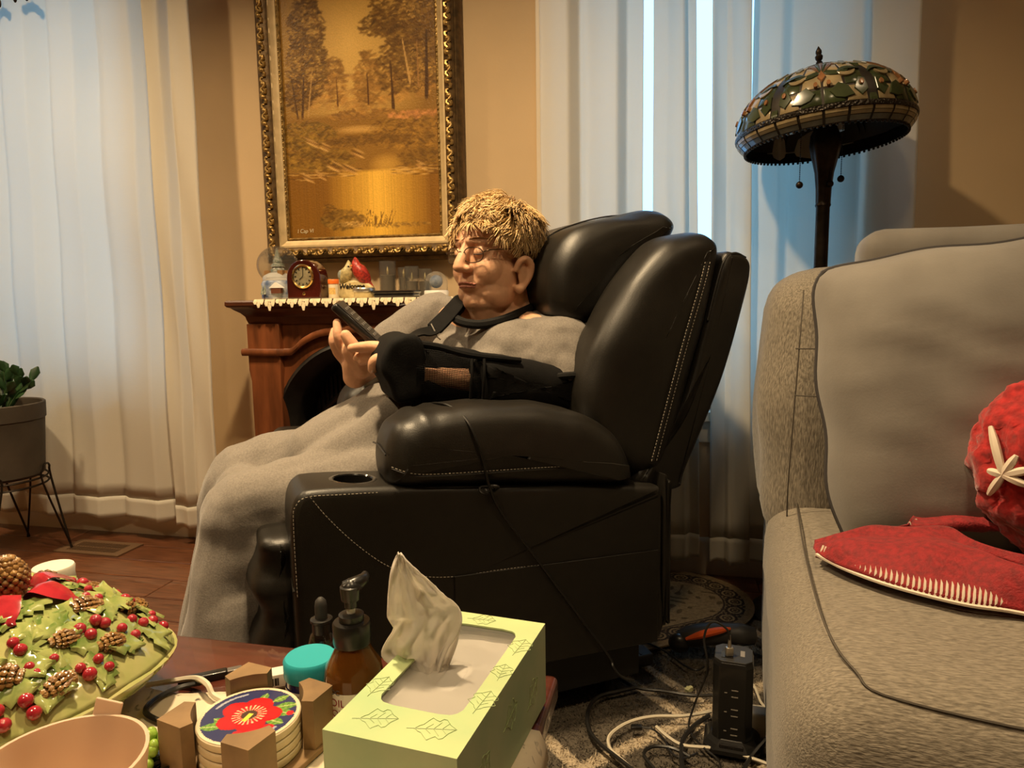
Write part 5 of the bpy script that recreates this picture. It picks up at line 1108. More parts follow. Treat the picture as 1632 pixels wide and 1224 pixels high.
sh_cord('power_cable', 'black power cord reaching from under the recliner to the power strip', 'cord', [FP(985, 1080), FP(1015, 1096), FP(1060, 1102), FP(1100, 1108), FP(1135, 1108)], .0036, M_cord)
sh_cord('power_cable', 'black cord curling in front of the power strip foot', 'cord', [FP(1130, 1140), FP(1105, 1158), FP(1088, 1180), FP(1086, 1210), FP(1090, 1240)], .0046, M_cord)
sh_cord('power_cable', 'black cord in a small loop on the rug', 'cord', [FP(1100, 1206), FP(1070, 1192), FP(1040, 1190), FP(1026, 1202), FP(1040, 1222), FP(1056, 1240)], .0034, M_cord)
sh_cord('power_cable', 'thin black cord from the recliner rear toward the orange tool', 'cord', [FP(1030, 1024), FP(1060, 1038), FP(1090, 1060), FP(1110, 1068), FP(1122, 1062)], .0024, M_cord)
sh_cord('power_cable', 'black cord slanting up from the floor beside the sofa side', 'cord', [FP(1178, 1240), FP(1196, 1208), FP(1222, 1176, .05)], .004, M_cord)
ch_o = ONZ(1199, 1168, Z0); wa = thing('white_charger', 'white block charger plugged in beside the power strip', 'charger', ch_o, WROT)
obj('block', MB().rbox((-.022, -.018, .0), (.028, .02, .05), .006, 3), mat('charger_white', (.62, .55, .42), .4), wa); obj('prongs', MB().box((-.034, -.006, .03), (-.022, -.002, .036)), mat('silver', (.55, .5, .42), .3, .9), wa, smooth=0)
bx_ = ONZ(985, 1066, Z0); pk = thing('power_adapter', 'black power brick on the rug under the recliner edge', 'adapter', bx_+Vector((.03, .02, 0)), .3)
obj('brick', MB().rbox((-.05, -.025, 0), (.05, .025, .03), .006, 3), M_pl2, pk); 
for x_ in (-.02, 0, .02): obj('rib', MB().box((x_-.002, -.02, .0295), (x_+.002, .02, .0315)), M_pl, pk, smooth=0)
to = ONZ(1132, 1062, Z0); tool = thing('cordless_tool', 'black handheld tool with orange grip lying behind the power strip', 'tool', to, WROT)
obj('tool_body', MB().tube([(-.07, .05, .035), (-.04, .05, .045), (0, .05, .055), (.04, .05, .06), (.07, .05, .06), (.10, .055, .056)], [.02, .026, .027, .024, .026, .02], 12, smooth=4), M_pl2, tool)
obj('tool_head', MB().ell((-.07, .04, .03), (.026, .02, .024), 16, 10), M_pl, tool); obj('handle', MB().tube([(.06, .05, .05), (.07, .03, .025), (.08, .02, .012)], [.014, .012, .01], 10, smooth=3), M_pl, tool)
M_org = mat('orange_plastic', (.75, .11, .02), .4)
obj('orange_grip', MB().tube([(-.055, .022, .05), (-.02, .020, .066), (.02, .024, .078), (.045, .03, .082)], [.004, .009, .008, .003], 8, smooth=4), M_org, tool)
pp = ONZ(1098, 1102, Z0); cp_ = MB().ell((0, 0, .006), (.010, .007, .006), 10, 8); cp_.v = [v+Vector((noise3(v, 300, 1), noise3(v, 300, 2), noise3(v, 300, 3)))*.004 for v in cp_.v]
tag(obj('paper_scrap', cp_, mat('scrap_paper', (.5, .5, .28), .8), loc=pp, smooth=0), 'small crumpled pale paper scrap on the rug', 'paper')
# ================================================================ coffee table
TZ = .42
M_tab = mat('dark_table_wood', (.075, .020, .012), .22, var=.3, vscale=6, stretch=(1, 9, 1), coat=.4, bump=.03, bscale=80)
tb = thing('coffee_table', 'dark red brown wooden coffee table covered with household things', 'table', WF(-.70, 1.74, 0), WROT)
TL_, TR_, TB_, TF_ = -.58, .565, .315, -.34     # local extents: left, right, back, front
obj('tabletop', MB().rbox((TL_, TF_, TZ-.032), (TR_, TB_, TZ), .008, 4), M_tab, tb, smooth=60)
obj('apron', MB().box((TL_+.05, TF_+.05, TZ-.10), (TR_-.05, TB_-.05, TZ-.03)), M_tab, tb, smooth=0)
for x in (TL_+.05, TR_-.05):
    for y in (TF_+.05, TB_-.05): obj('leg', MB().loft([[(x-w, y-w, z), (x+w, y-w, z), (x+w, y+w, z), (x-w, y+w, z)] for w, z in ((.018, .009 if x > 0 else .0), (.028, TZ-.09))]), M_tab, tb, smooth=0)
TW = lambda px, py, z=TZ: ONZ(px, py, z)
# table cloth
M_clth = mat('print_cloth', (.66, .57, .42), .85, col2=(.62, .53, .39), vscale=14, bump=.1, bscale=200)
def cloth_mat():
    m = M_clth; nt = m.node_tree; N = nt.nodes; L = nt.links; p = N['Principled BSDF']; tc = next(n for n in N if n.type == 'TEX_COORD')
    nz = N.new('ShaderNodeTexNoise'); nz.inputs['Scale'].default_value = 26; nz.inputs['Detail'].default_value = 6; nz.inputs['Distortion'].default_value = 2.5; L.new(tc.outputs['Object'], nz.inputs['Vector'])
    cr = N.new('ShaderNodeValToRGB'); cr.color_ramp.elements[0].position = .30; cr.color_ramp.elements[0].color = (.03, .03, .035, 1); cr.color_ramp.elements[1].position = .40; cr.color_ramp.elements[1].color = (.66, .57, .42, 1)
    L.new(nz.outputs['Fac'], cr.inputs[0]); L.new(cr.outputs[0], p.inputs['Base Color'])
cloth_mat()
def clf(i, j):
    x = -.02+.605*i; y = .185-.5*j; y += .008*math.sin(x*37)*(j == 0); z = TZ+.0035+.0015*noise3((x, y, 0), 18)
    if x > TR_+.002: z -= (x-TR_)*1.3; x = TR_+.004+(x-TR_)*.25
    return (x, y, z)
tag(obj('table_cloth', MB().grid(60, 30, clf), M_clth, loc=WF(-.70, 1.74, 0), rot=(0, 0, WROT), smooth=180, solid=.002), 'cream cloth with dark marbled print spread on the coffee table', 'cloth')
ZT = TZ+.006
# ---------------------------------------------------------------- tissue box
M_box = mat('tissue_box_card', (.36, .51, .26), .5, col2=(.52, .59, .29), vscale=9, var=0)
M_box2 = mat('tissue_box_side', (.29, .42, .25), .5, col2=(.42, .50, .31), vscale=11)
bl, bw, bh = .243, .124, .092; bx = thing('tissue_box', 'green leaf patterned tissue box with a tissue pulled up', 'tissue box', Vector((-.066, .653, TZ+.0055)), math.radians(70.6-90))
def ring(fn, n=48): return [fn(2*PI*k/n) for k in range(n)]
def rr(hx, hy, r, t):
    c, s = math.cos(t), math.sin(t); m = max(abs(c)/hx, abs(s)/hy); x, y = c/m, s/m
    ax, ay = abs(x), abs(y)
    if r > 0 and ax > hx-r and ay > hy-r:
        a = math.atan2(ay-(hy-r), ax-(hx-r)); ax, ay = hx-r+r*math.cos(a), hy-r+r*math.sin(a)
    return (math.copysign(ax, x), math.copysign(ay, y))
hx, hy = bw/2, bl/2; oc = .012
inn = ring(lambda t: rr(.041, .083, .015, t)); corner = [math.atan2(hy, hx), PI-math.atan2(hy, hx), PI+math.atan2(hy, hx), 2*PI-math.atan2(hy, hx)]
angs = sorted([2*PI*k/48 for k in range(48)]+corner); inn = [rr(.041, .083, .015, t) for t in angs]; out = [rr(hx, hy, 0, t) for t in angs]
inn = [(x, y+oc) for x, y in inn]
mb = MB().loft([[(x, y, bh) for x, y in out], [(x, y, bh) for x, y in inn], [(x, y, bh-.002) for x, y in inn]], False)
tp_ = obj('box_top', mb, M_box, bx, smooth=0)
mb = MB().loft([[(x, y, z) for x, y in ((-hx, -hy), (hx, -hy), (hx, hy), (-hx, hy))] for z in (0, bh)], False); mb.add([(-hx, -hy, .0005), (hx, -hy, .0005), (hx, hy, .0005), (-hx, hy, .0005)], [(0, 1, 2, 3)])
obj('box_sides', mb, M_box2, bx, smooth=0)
M_tis = mat('tissue_paper', (.86, .82, .76), .9, transl=.5, bump=.1, bscale=90)
obj('tissue_stack', MB().rbox((-hx+.004, -hy+.004, .01), (hx-.004, hy-.004, bh-.016), .008, 6, lambda q, t: q+Vector((0, 0, .006*noise3(q, 35) if t[2] > 0 else 0))), M_tis, bx, smooth=180)
film = mat('clear_film', (.75, .72, .68), .15, trans=.6, alpha=.28)
obj('film', MB().loft([[(x*1.06, y, bh-.0025) for x, y in inn], [(x*.25, oc+(y-oc)*.3, bh-.012) for x, y in inn]], False), film, bx, smooth=180)
M_vein = mat('leaf_print', (.33, .42, .20), .5)
rb_ = random.Random(2)
def leafprint(cx, cy, a, s, face='top'):
    mb = MB()
    def pt(x, y):
        X, Y = cx+(x*math.cos(a)-y*math.sin(a))*s, cy+(x*math.sin(a)+y*math.cos(a))*s
        return (X, Y, bh+.0003) if face == 'top' else ((X, -hy-.0003, Y) if face == 'front' else (hx+.0003, X, Y))
    o_ = [(t, .38*math.sin(PI*t)*(1+.25*math.cos(t*18))) for t in np.linspace(0, 1, 12)]
    for sg in (1, -1): mb.tube([pt(x, y*sg) for x, y in o_], .00028, 3)
    mb.tube([pt(-.2, 0), pt(1, 0)], .0003, 3)
    for t in (.25, .45, .65):
        for sg in (1, -1): mb.tube([pt(t, 0), pt(t+.16, .26*sg*math.sin(PI*t))], .00022, 3)
    obj('leaf_print', mb, M_vein, bx, smooth=0)
for cx, cy, a, s in ((.051, .05, 1.5, .03), (.052, .0, 1.65, .026), (.051, -.055, 1.5, .032), (-.051, .03, 1.6, .03), (-.051, -.06, 1.5, .03), (-.04, -.098, .3, .034), (.012, -.096, .25, .036), (-.02, .108, .1, .028)): leafprint(cx, cy, a, s)
for cx, cy, a, s in ((-.03, .03, .6, .04), (.015, .05, .3, .04), (.01, .015, -.3, .035)): leafprint(cx, cy, a, s, 'front')
for cx, cy, a, s in ((-.08, .035, .6, .034), (-.01, .05, .2, .034), (.06, .03, .5, .034)): leafprint(cx, cy, a, s, 'side')
# pulled tissue
YT = .675; LB = [(680, 1100), (652, 1076), (607, 1048), (626, 1004), (617, 984), (619, 940), (624, 905), (634, 881)]; RB = [(690, 1100), (708, 1046), (731, 1006), (736, 975), (714, 950), (690, 930), (662, 905), (640, 883)]
bmi = (Matrix.Translation(bx.location) @ Matrix.Rotation(math.radians(70.6-90), 4, 'Z')).inverted()
Lc = catmull([tuple(bmi @ atY(x, y, YT)) for x, y in LB], 6); Rc = catmull([tuple(bmi @ atY(x, y, YT)) for x, y in RB], 6); nL = len(Lc)
fdir = bmi.to_3x3() @ Vector((0, 1, 0))
def tis(i, j):
    k = min(nL-1, int(round(j*(nL-1)))); p = Lc[k].lerp(Rc[k], i); w = (Lc[k]-Rc[k]).length
    f = .08*w*math.sin(i*9+j*3)+.05*w*math.sin(i*17-j*5+1)+.006*noise3((i*5, j*7, 1), 1)+.003*noise3((i*14, j*18, 2), 1)
    return p+fdir*f
obj('tissue', MB().grid(36, nL, tis), M_tis, bx, smooth=180, solid=.0008)
Lq = [(690, 1040), (668, 1062), (676, 1092), (684, 1112)]; Rq = [(734, 1000), (728, 1030), (712, 1070), (694, 1112)]
Lc2 = catmull([tuple(bmi @ atY(x, y, YT+.012)) for x, y in Lq], 5); Rc2 = catmull([tuple(bmi @ atY(x, y, YT+.012)) for x, y in Rq], 5)
obj('tissue_fold', MB().grid(16, len(Lc2), lambda i, j: Lc2[min(len(Lc2)-1, int(round(j*(len(Lc2)-1))))].lerp(Rc2[min(len(Rc2)-1, int(round(j*(len(Rc2)-1))))], i)+fdir*(.008*math.sin(i*8+j*2))), M_tis, bx, smooth=180, solid=.0008)
# ---------------------------------------------------------------- coasters in a wooden holder
hcx = Vector((-.266, .659, 0)); hold = thing('coaster_holder', 'square wooden coaster holder with four corner posts', 'coaster holder', Vector((hcx.x, hcx.y, TZ+.0055)), math.radians(20))
M_hw = mat('brown_mdf', (.22, .135, .06), .55, var=.2, vscale=20, bump=.08, bscale=120)
obj('holder_base', MB().box((-.062, -.062, 0), (.062, .062, .006), Matrix.Rotation(PI/4, 4, 'Z')), M_hw, hold, smooth=0, bevel=.001)
for k in range(4):
    a = k*PI/2; Rm = Matrix.Rotation(a, 4, 'Z'); ri = .0525
    arcp = [(ri*math.cos(t), ri*math.sin(t)) for t in np.linspace(-.36, .36, 9)]; tip = [(.060, .0235), (.082, 0), (.060, -.0235)]
    pts = arcp+tip; mb = MB().loft([[(x, y, z) for x, y in pts] for z in (.006, .058)]); mb.v = [Rm @ v for v in mb.v]; obj('corner_post', mb, M_hw, hold, smooth=30)
def coaster_img(n=120):
    y, x = np.mgrid[0:n, 0:n]/(n-1)*2-1; r = np.hypot(x, y); im = np.zeros((n, n, 3)); im[:] = (.03, .035, .11); R = np.random.default_rng(1)
    def leaf(cx, cy, a, L, w, c):
        dx, dy = x-cx, y-cy; u = (dx*math.cos(a)+dy*math.sin(a))/L; v = (-dx*math.sin(a)+dy*math.cos(a))/w; m = (u > 0)&(u < 1)&(np.abs(v) < np.sin(np.pi*np.clip(u, 0, 1))); im[m] = np.array(c)*(1+.25*np.sin(u[m]*30))[:, None]
        im[m&(np.abs(v) < .1)] = (.45, .5, .2)
    for cx, cy, a, L, w in ((-.25, -.45, 3.5, .5, .13), (-.15, -.4, 2.9, .5, .12), (.35, .35, .5, .5, .13), (.3, .2, .1, .6, .13), (.2, .5, 1.0, .4, .1), (.4, -.05, -.1, .45, .12), (-.05, .5, 1.7, .3, .09)): leaf(cx, cy, a, L, w, (.13, .27, .05))
    for k in range(5):
        a = k*2*PI/5+.35; cx, cy = .36*math.cos(a), .36*math.sin(a); d = np.hypot((x-cx)/.30, (y-cy)/.27); m = d < 1; im[m] = np.array((.60, .015, .02))*(1-.3*d[m])[:, None]
    ang = np.arctan2(y, x); m = (r < .34)&(np.sin(ang*22) > .55); im[m] = (.7, .55, .35); m = (r < .16); im[m] = (.07, .04, .03); m = (np.abs(x-.02) < .05)&(y < .05)&(y > -.22); im[m] = (.8, .65, .08)
    for cx, cy, q in ((.4, -.52, .13), (.62, -.3, .12), (.15, -.62, .1), (.78, .25, .08)): im[np.hypot(x-cx, y-cy) < q] = (.55, .02, .03)
    for k in range(34):
        for a0, sp in ((-1.1, .8), (2.2, .9)):
            a = a0+sp*k/34; cx, cy = .8*math.cos(a), .8*math.sin(a)
            if k % 2: im[np.hypot(x-cx, y-cy) < .032] = (.35, .37, .45)
    im[r > .93] = (.72, .6, .42); return im
M_cst = mat('coaster_stone', (.66, .56, .38), .6, var=.08, vscale=60)
for k in range(4):
    z = .0065+.0095*k; t = thing('coaster', ['lowest cream coaster in the wooden holder', 'second cream coaster from the bottom of the holder', 'third cream coaster, just under the flower coaster', 'top round coaster with red hibiscus print on dark blue'][k], 'coaster', Vector((hcx.x, hcx.y, TZ+.0055+z)), 0, 'coasters in the holder')
    obj('disc', MB().lathe([(.0485, 0), (.0495, .0012), (.0495, .0074), (.0485, .0085)], 44), M_cst, t)
    if k == 3:
        n = 120; R1 = .0485
        def sq(i, j):
            x, y = 2*i-1, 2*j-1; return (R1*x*math.sqrt(1-y*y/2), R1*y*math.sqrt(1-x*x/2), .0089)
        g = coaster_img(n); jj, ii = np.mgrid[0:n, 0:n]/(n-1)*2-1; X = ii*np.sqrt(1-jj**2/2); Y = jj*np.sqrt(1-ii**2/2)
        pr_ = painted('flower_print', n, n, sq, g[np.clip(((Y+1)/2*(n-1)).round().astype(int), 0, n-1), np.clip(((X+1)/2*(n-1)).round().astype(int), 0, n-1)], mat('glazed_print', (.5, .5, .5), .25, attr='Col', coat=.3), t)
        t.rotation_euler.z = -.25
# ---------------------------------------------------------------- jar, bottles
def bent(name, body, size, R0, a0, z, m, parent, bold=0):
    o = text(name, body, size, m, parent, (0, 0, 0), (0, 0, 0), extrude=.0001, align='RIGHT' if name == 'lettering' else 'CENTER')
    for v in o.data.vertices: a = a0+v.co.x/R0; v.co = Vector((math.sin(a)*(R0+.0003+v.co.z), -math.cos(a)*(R0+.0003+v.co.z), z+v.co.y))
    return o
lidp = atY(494, 1045, .745); jr = thing('ointment_jar', 'dark blue jar with turquoise screw lid', 'jar', Vector((lidp.x, lidp.y, TZ+.0005))); jh = lidp.z-TZ; Rj = .0285
M_teal = mat('teal_lid', (.025, .36, .42), .38); M_navy = mat('cobalt_glass', (.012, .012, .10), .12, coat=.3); M_labw = mat('white_label', (.66, .62, .55), .55, var=.04)
obj('jar_body', MB().lathe([(Rj-.003, 0), (Rj-.0015, .003), (Rj-.0015, jh-.018)], 36), M_navy, jr); obj('lid', MB().lathe([(Rj, jh-.021), (Rj+.0005, jh-.019), (Rj+.0005, jh-.003), (Rj-.002, jh), (Rj-.006, jh-.0006)], 40), M_teal, jr)
lb = obj('label', MB().lathe([(Rj-.0008, .010), (Rj-.0008, jh-.030)], 36, cap=False), M_labw, jr)
for k in range(5): bent('fine_print', 'aaa bbb ccc'.replace('a', 'l').replace('b', 'i').replace('c', 'l'), .004, Rj-.0008, -.25+(.9 if k > 2 else 0), jh-.034-.006*(k % 3), mat('print_grey', (.10, .10, .14), .6), lb)
bY = .712; am0 = atY(568, 1160, bY); am = thing('oil_bottle', 'amber glass massage oil bottle with black pump', 'bottle', Vector((am0.x, bY, TZ+.0055)))
zz = lambda py: atY(568, py, bY).z-(TZ+.0055); Rb = 46.5*(bY*.992+.055)/1131
M_amb = mat('amber_glass', (.20, .075, .012), .08, trans=.55, ior=1.3, coat=.3)
zs = zz(1062); zn = zz(1018)
obj('glass_body', MB().lathe([(Rb-.002, 0), (Rb, .004), (Rb, zs-.012), (Rb-.001, zs-.004), (Rb*.93, zs+.004), (Rb*.78, zs+.011), (Rb*.52, zn-.003), (Rb*.5, zn+.003)], 40), M_amb, am)
l2 = obj('label', MB().grid(40, 2, lambda i, j: ((Rb+.0004)*math.sin(-1.9+3.8*i), -(Rb+.0004)*math.cos(-1.9+3.8*i), .006+(zs-.014-.006)*j)), M_labw, am, smooth=180)
M_mar = mat('maroon_print', (.22, .03, .03), .5); aV = math.atan2(-(am0.x), bY)   # the side that looks to the room
bent('lettering', 'GINGER OIL', .0115, Rb+.0005, -.08, zz(1096), M_mar, l2); bent('lettering', 'MASSAGE OIL', .0105, Rb+.0005, -.08, zz(1112), M_mar, l2); bent('lettering', 'GTKDC', .008, Rb+.0005, -.25, zz(1080), mat('print_black', (.05, .05, .05), .5), l2)
for k in range(3): bent('fine_print', 'llil ilil', .0035, Rb+.0005, .35, zz(1082+5*k), mat('print_grey', (.10, .10, .14), .6), l2)
M_sun = mat('sunflower_print', (.70, .36, .04), .5)
for ax_, py in ((-.52, 1133), (-.64, 1150), (-.40, 1152)):
    mb = MB()
    for k in range(9):
        a = k*2*PI/9; P = [(0, 0), (.0055*math.cos(a-.22), .0055*math.sin(a-.22)), (.008*math.cos(a), .008*math.sin(a)), (.0055*math.cos(a+.22), .0055*math.sin(a+.22))]
        o0 = len(mb.v); mb.add([((Rb+.0007)*math.sin(ax_+x/Rb), -(Rb+.0007)*math.cos(ax_+x/Rb), zz(py)+y) for x, y in P], [(0, 1, 2, 3)])
    fl_o = obj('sunflower_print', mb, M_sun, l2, smooth=0)
M_pb = mat('pump_black', (.012, .011, .010), .3)
obj('collar', MB().lathe([(Rb*.62, zn-.004), (Rb*.64, zn-.002), (Rb*.64, zz(992)), (Rb*.6, zz(989)), (Rb*.42, zz(988)), (Rb*.42, zz(978)), (Rb*.3, zz(976))], 32), M_pb, am)
obj('pump_stem', MB().lathe([(.0045, zz(980)), (.0045, zz(965))], 14), mat('stem_white', (.7, .68, .62), .4), am)
pm = obj('pump_head', MB().lathe([(.0065, zz(967)), (.0065, zz(957)), (.0095, zz(955)), (.0105, zz(940)), (.0105, zz(934)), (.007, zz(932))], 20), M_pb, am)
obj('spout', MB().tube([(-.006, .0, zz(938)), (.004, .004, zz(934)), (.012, .014, zz(930)), (.010, .028, zz(932))], [.008, .0085, .006, .004], 10, smooth=4), M_pb, am); obj('pump_cap', MB().lathe([(.0115, zz(938)), (.010, zz(931)), (.004, zz(924)), (.001, zz(923))], 16, Matrix.Translation((.001, .002, 0))), M_pb, am)
dp0 = atY(516, 1060, .835); dp = thing('dropper_bottle', 'small dark dropper bottle behind the turquoise jar', 'bottle', Vector((dp0.x, .835, TZ+.0005))); zd = lambda py: atY(516, py, .835).z-TZ
obj('glass_body', MB().lathe([(.017, 0), (.018, .002), (.018, zd(1020)-.006), (.014, zd(1010)), (.008, zd(1003))], 28), mat('dark_glass', (.012, .008, .006), .08, coat=.5), dp); obj('cap', MB().lathe([(.0115, zd(1008)), (.0115, zd(992)), (.0135, zd(990)), (.0135, zd(986)), (.008, zd(984))], 24), M_pb, dp); obj('bulb', MB().lathe([(.0075, zd(987)), (.0075, zd(966)), (.0065, zd(958)), (.003, zd(953)), (.0006, zd(952))], 18), mat('rubber_black', (.03, .028, .026), .6), dp)
# white bottle behind the dish
wbY = 1.0; w0_ = atY(105, 960, wbY); wb_ = thing('white_bottle', 'white plastic bottle with screw cap standing behind the ceramic dish', 'bottle', Vector((w0_.x, wbY-.02, TZ+.0005))); zw = lambda py: atY(105, py, wbY-.02).z-TZ
M_wp = mat('white_plastic', (.68, .63, .52), .4)
obj('bottle_body', MB().lathe([(.027, 0), (.0285, .003), (.0285, zw(930)), (.026, zw(926))], 30), M_wp, wb_); obj('cap', MB().lathe([(.0265, zw(928)), (.0275, zw(926)), (.0265, zw(916)), (.0275, zw(905)), (.026, zw(902)), (.02, zw(901))], 30), M_wp, wb_)
# ---------------------------------------------------------------- ceramic holly dish
dc = ONZ(30, 1082, TZ+.05); dish = thing('ceramic_dish', 'glazed covered dish moulded with holly leaves, berries and pine cones', 'dish', Vector((dc.x, dc.y, TZ+.0065)), -.35)
M_cre = mat('glaze_cream', (.46, .42, .19), .12, col2=(.30, .36, .11), vscale=18, coat=.5, bump=.25, bscale=45); M_hol = mat('glaze_green', (.10, .18, .035), .12, col2=(.34, .38, .13), vscale=40, coat=.5); M_ber = mat('glaze_red', (.36, .022, .032), .1, var=.25, vscale=60, coat=.7); M_con = mat('glaze_brown', (.15, .068, .022), .15, col2=(.36, .20, .065), vscale=110, coat=.5, bump=.8, bscale=130)
RD = .148
def sup(t, r): c, s = math.cos(t), math.sin(t); k = (abs(c)**2.7+abs(s)**2.7)**(-1/2.7); return r*k*c, r*k*s*.93
def hgt(q): return .055+.085*(1-q**2.3)     # dome height for radius fraction q
obj('dish_body', MB().loft([[(*sup(t, r), z) for t in np.linspace(0, 2*PI, 64, endpoint=False)] for r, z in ((.085, 0), (.095, .006), (.128, .03), (.148, .05), (.150, .055), (.146, .057))]), M_cre, dish, smooth=60)
ld = obj('lid', MB().loft([[(*sup(t, RD*q), hgt(q)+.0025*noise3((q*math.cos(t)*4, q*math.sin(t)*4, 0), 1)) for t in np.linspace(0, 2*PI, 64, endpoint=False)] for q in (1.0, .97, .9, .8, .65, .5, .35, .2, .08)]), M_cre, dish, smooth=180)
def dpos(q, t, up=0): x, y = sup(t, RD*q); return Vector((x, y, hgt(q)+up))
def dnor(q, t):
    a = dpos(q+.02, t)-dpos(q-.02, t); b = dpos(q, t+.03)-dpos(q, t-.03); return a.cross(b).normalized()
def lay(name, mb_or_me, m, q, t, spin, up=0, s=1):
    n = dnor(q, t); n = n if n.z > 0 else -n; x = Vector((math.cos(spin), math.sin(spin), 0)); x = (x-n*x.dot(n)).normalized(); y = n.cross(x); p = dpos(q, t, up)
    o = obj(name, mb_or_me, m, ld, smooth=60) if isinstance(mb_or_me, MB) else link(name, mb_or_me, m, ld)
    o.matrix_local = Matrix(((x.x*s, y.x*s, n.x*s, p.x), (x.y*s, y.y*s, n.y*s, p.y), (x.z*s, y.z*s, n.z*s, p.z), (0, 0, 0, 1))); return o
mb = MB(); L = .048; sp_ = [(0, .003), (.1, .006), (.2, .013), (.3, .008), (.42, .016), (.55, .009), (.68, .014), (.82, .007), (1, .0006)]
vs = []
for t, w in sp_: vs += [(t*L, -w, .0012), (t*L, -w*.5, .0044), (t*L, 0, .0026), (t*L, w*.5, .0044), (t*L, w, .0012)]
mb.add(vs, [(j*5+i, j*5+i+1, (j+1)*5+i+1, (j+1)*5+i) for j in range(len(sp_)-1) for i in range(4)]); lme = None
rd = random.Random(6)
for k in range(120):
    q = .2+.66*math.sqrt((k+.5)/120); t = k*2.39996; o = lay('holly_leaf', mb if lme is None else lme, M_hol if lme is None else None, q, t, rd.uniform(0, 2*PI), .0005, rd.uniform(.7, 1.05)); lme = o.data
bme = MB().ell((0, 0, .004), (.0075, .0075, .007), 12, 8); bm_ = None
for k in range(26):
    q = .40+.5*math.sqrt((k+.5)/26); t = k*2.39996+.6
    for j in range(rd.choice((3, 4, 4))):
        dq, dt = (j % 2)*.055+rd.uniform(-.01, .01), (j//2)*.08+j*.03; o = lay('berry', bme if bm_ is None else bm_, M_ber if bm_ is None else None, q+dq, t+dt/max(q, .3), 0, .002, rd.uniform(.65, .95)); bm_ = o.data
cone = MB()
for j in range(6):
    z = .003; rx = .019*math.sin(PI*(j+.8)/7)
    for a in range(7): th = PI*a/6; cone.ell((-.022+.008*j, rx*.8*math.cos(th), .002+rx*.65*math.sin(th)), (.0055, .0042, .0036), 6, 4)
cme = None
for k in range(22):
    q = .32+.55*math.sqrt((k+.5)/22); t = k*2.39996+1.9; o = lay('pine_cone', cone if cme is None else cme, M_con if cme is None else None, q, t, rd.uniform(0, 6), .001, rd.uniform(.5, .8)); cme = o.data
for k in range(6):
    a = k*PI/3+.3; P = [Vector((.022*math.cos(a), .022*math.sin(a), .140)), Vector((.035*math.cos(a), .035*math.sin(a), .150)), Vector((.055*math.cos(a+.08), .055*math.sin(a+.08), .140)), Vector((.068*math.cos(a+.12), .068*math.sin(a+.12), .131))]
    Pc = catmull(P, 5); rings = []
    for i, p in enumerate(Pc): w = .012*(.5+.8*math.sin(PI*min(1, i/(len(Pc)-1)+.15))**.8); s_ = Vector((-math.sin(a), math.cos(a), 0)); rings.append([p+s_*w, p+Vector((0, 0, .003)), p-s_*w, p-Vector((0, 0, .002))])
    obj('ribbon_loop', MB().loft(rings), M_ber, ld, smooth=60)
kn = MB()
for j in range(11):
    z = .0042*j; rz = .0175*math.sin(PI*(j+1.6)/12.5)**.8
    for a in range(13): th = 2*PI*(a+.5*(j % 2))/13; kn.ell((rz*math.cos(th), rz*math.sin(th), .138+z), (.0046, .0046, .0040), 6, 4)
kn.ell((0, 0, .160), (.0155, .0155, .023), 12, 8)
obj('pine_cone_knob', kn, M_con, ld, smooth=60)
# ---------------------------------------------------------------- peach cup in front
cc_ = ONZ(96, 1212, .515); cup = thing('peach_cup', 'translucent peach plastic cup in the left foreground', 'cup', Vector((cc_.x, cc_.y, TZ+.0055)))
M_pch = mat('peach_plastic', (.82, .64, .48), .4, transl=.35); RC = .064; ch2 = .515-TZ-.0055
obj('cup_body', MB().lathe([(.001, 0), (RC*.8, 0), (RC, ch2), (RC-.0015, ch2+.0004), (RC-.003, ch2), (RC*.8-.003, .003), (.001, .003)], 48, cap=False), M_pch, cup, smooth=40)
obj('spoon_handle', MB().rbox((-.012, -.0015, -.06), (.012, .0015, .0), .0014, 2, M=Matrix.Translation(bmi.inverted().to_translation()*0+Vector((.004, .066, ch2+.012))) @ Matrix.Rotation(.25, 4, 'Y') @ Matrix.Rotation(-.12, 4, 'X')), M_pch, cup)
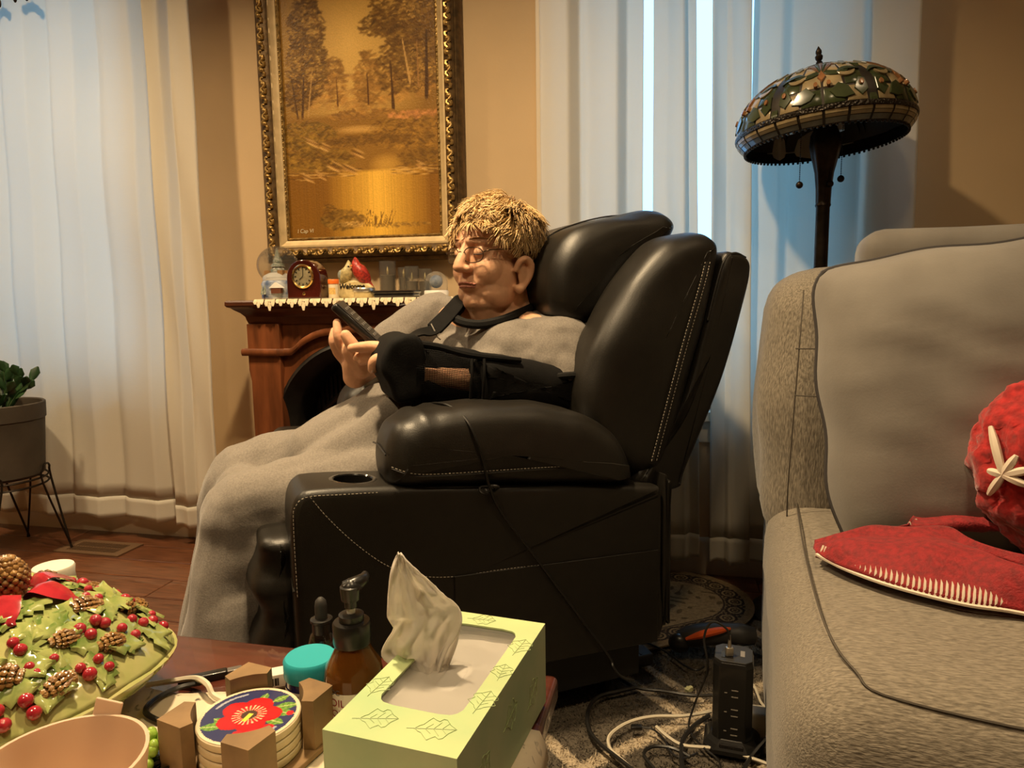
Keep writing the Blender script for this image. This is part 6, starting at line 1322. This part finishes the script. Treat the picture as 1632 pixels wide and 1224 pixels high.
# succulent, case, cables, stick, packet
gs0 = ONZ(258, 1200, TZ+.02); gs = thing('green_succulent', 'bright green bead like succulent beside the coaster holder', 'plant', Vector((gs0.x, gs0.y, TZ+.0055)))
M_gb = mat('lime_green', (.27, .42, .06), .3); gme = None
obj('dish', MB().lathe([(.02, 0), (.026, .014), (.024, .014), (.018, .003)], 24), M_gl, gs)
for k in range(34):
    a = rd.uniform(0, 2*PI); q = rd.uniform(0, 1)**.5; p = (.022*q*math.cos(a), .022*q*math.sin(a), .014+.028*(1-q*q)*rd.uniform(.6, 1))
    if gme is None: gme = obj('bead_leaf', MB().ell((0, 0, 0), (.0055, .0055, .0065), 10, 7), M_gb, gs, p).data
    else: link('bead_leaf', gme, None, gs, p)
ec0 = ONZ(288, 1210, TZ+.012); ec = thing('black_case', 'small glossy black case lying left of the coaster holder', 'case', Vector((ec0.x-.006, ec0.y+.012, TZ+.0055)), .9)
obj('case_bottom', MB().rbox((-.04, -.013, 0), (.04, .013, .009), .008, 4), M_gl, ec); obj('case_top', MB().rbox((-.04, -.013, .0085), (.04, .013, .017), .008, 4), M_gl, ec)
tcz = TZ+.0095
sh_cord('white_cable', 'white charging cable arching over the table cloth', 'cable', [ONZ(232, 1092, tcz), ONZ(270, 1086, tcz), ONZ(310, 1081, tcz+.004), ONZ(330, 1090, tcz+.012), ONZ(340, 1108, tcz+.004), ONZ(362, 1120, tcz)], .0034, M_wc)
sh_cord('black_cable', 'black cable looping over the table cloth', 'cable', [ONZ(320, 1088, tcz), ONZ(285, 1096, tcz), ONZ(248, 1114, tcz), ONZ(232, 1132, tcz), ONZ(246, 1145, tcz), ONZ(285, 1158, tcz)], .0032, M_cord)
us0 = ONZ(334, 1076, TZ+.006); us = thing('black_stick', 'slim black stick with grey end lying on the table', 'stick', Vector((us0.x, us0.y, TZ+.0005)), .42)
obj('stick_body', MB().rbox((-.035, -.006, 0), (.02, .006, .009), .002, 2), M_pl, us); obj('grey_end', MB().rbox((.02, -.005, .001), (.037, .005, .008), .001, 2), mat('grey_metal', (.2, .18, .16), .35, .6), us)
pk0 = ONZ(432, 1088, TZ+.008); pk_ = thing('small_packet', 'small pale packet with barcode behind the coaster holder', 'packet', Vector((pk0.x, pk0.y, TZ+.0055)), .35)
obj('carton', MB().rbox((-.024, -.010, 0), (.024, .010, .016), .001, 2), M_labw, pk_)
for k in range(7): obj('barcode_bar', MB().box((-.012+.0032*k, -.0104, .003), (-.0105+.0032*k+.0006*(k % 3), -.0098, .012)), M_black, pk_, smooth=0)
obj('yellow_tab', MB().rbox((.018, -.012, .006), (.03, -.008, .016), .0015, 2), mat('tab_yellow', (.75, .6, .03), .5), pk_)
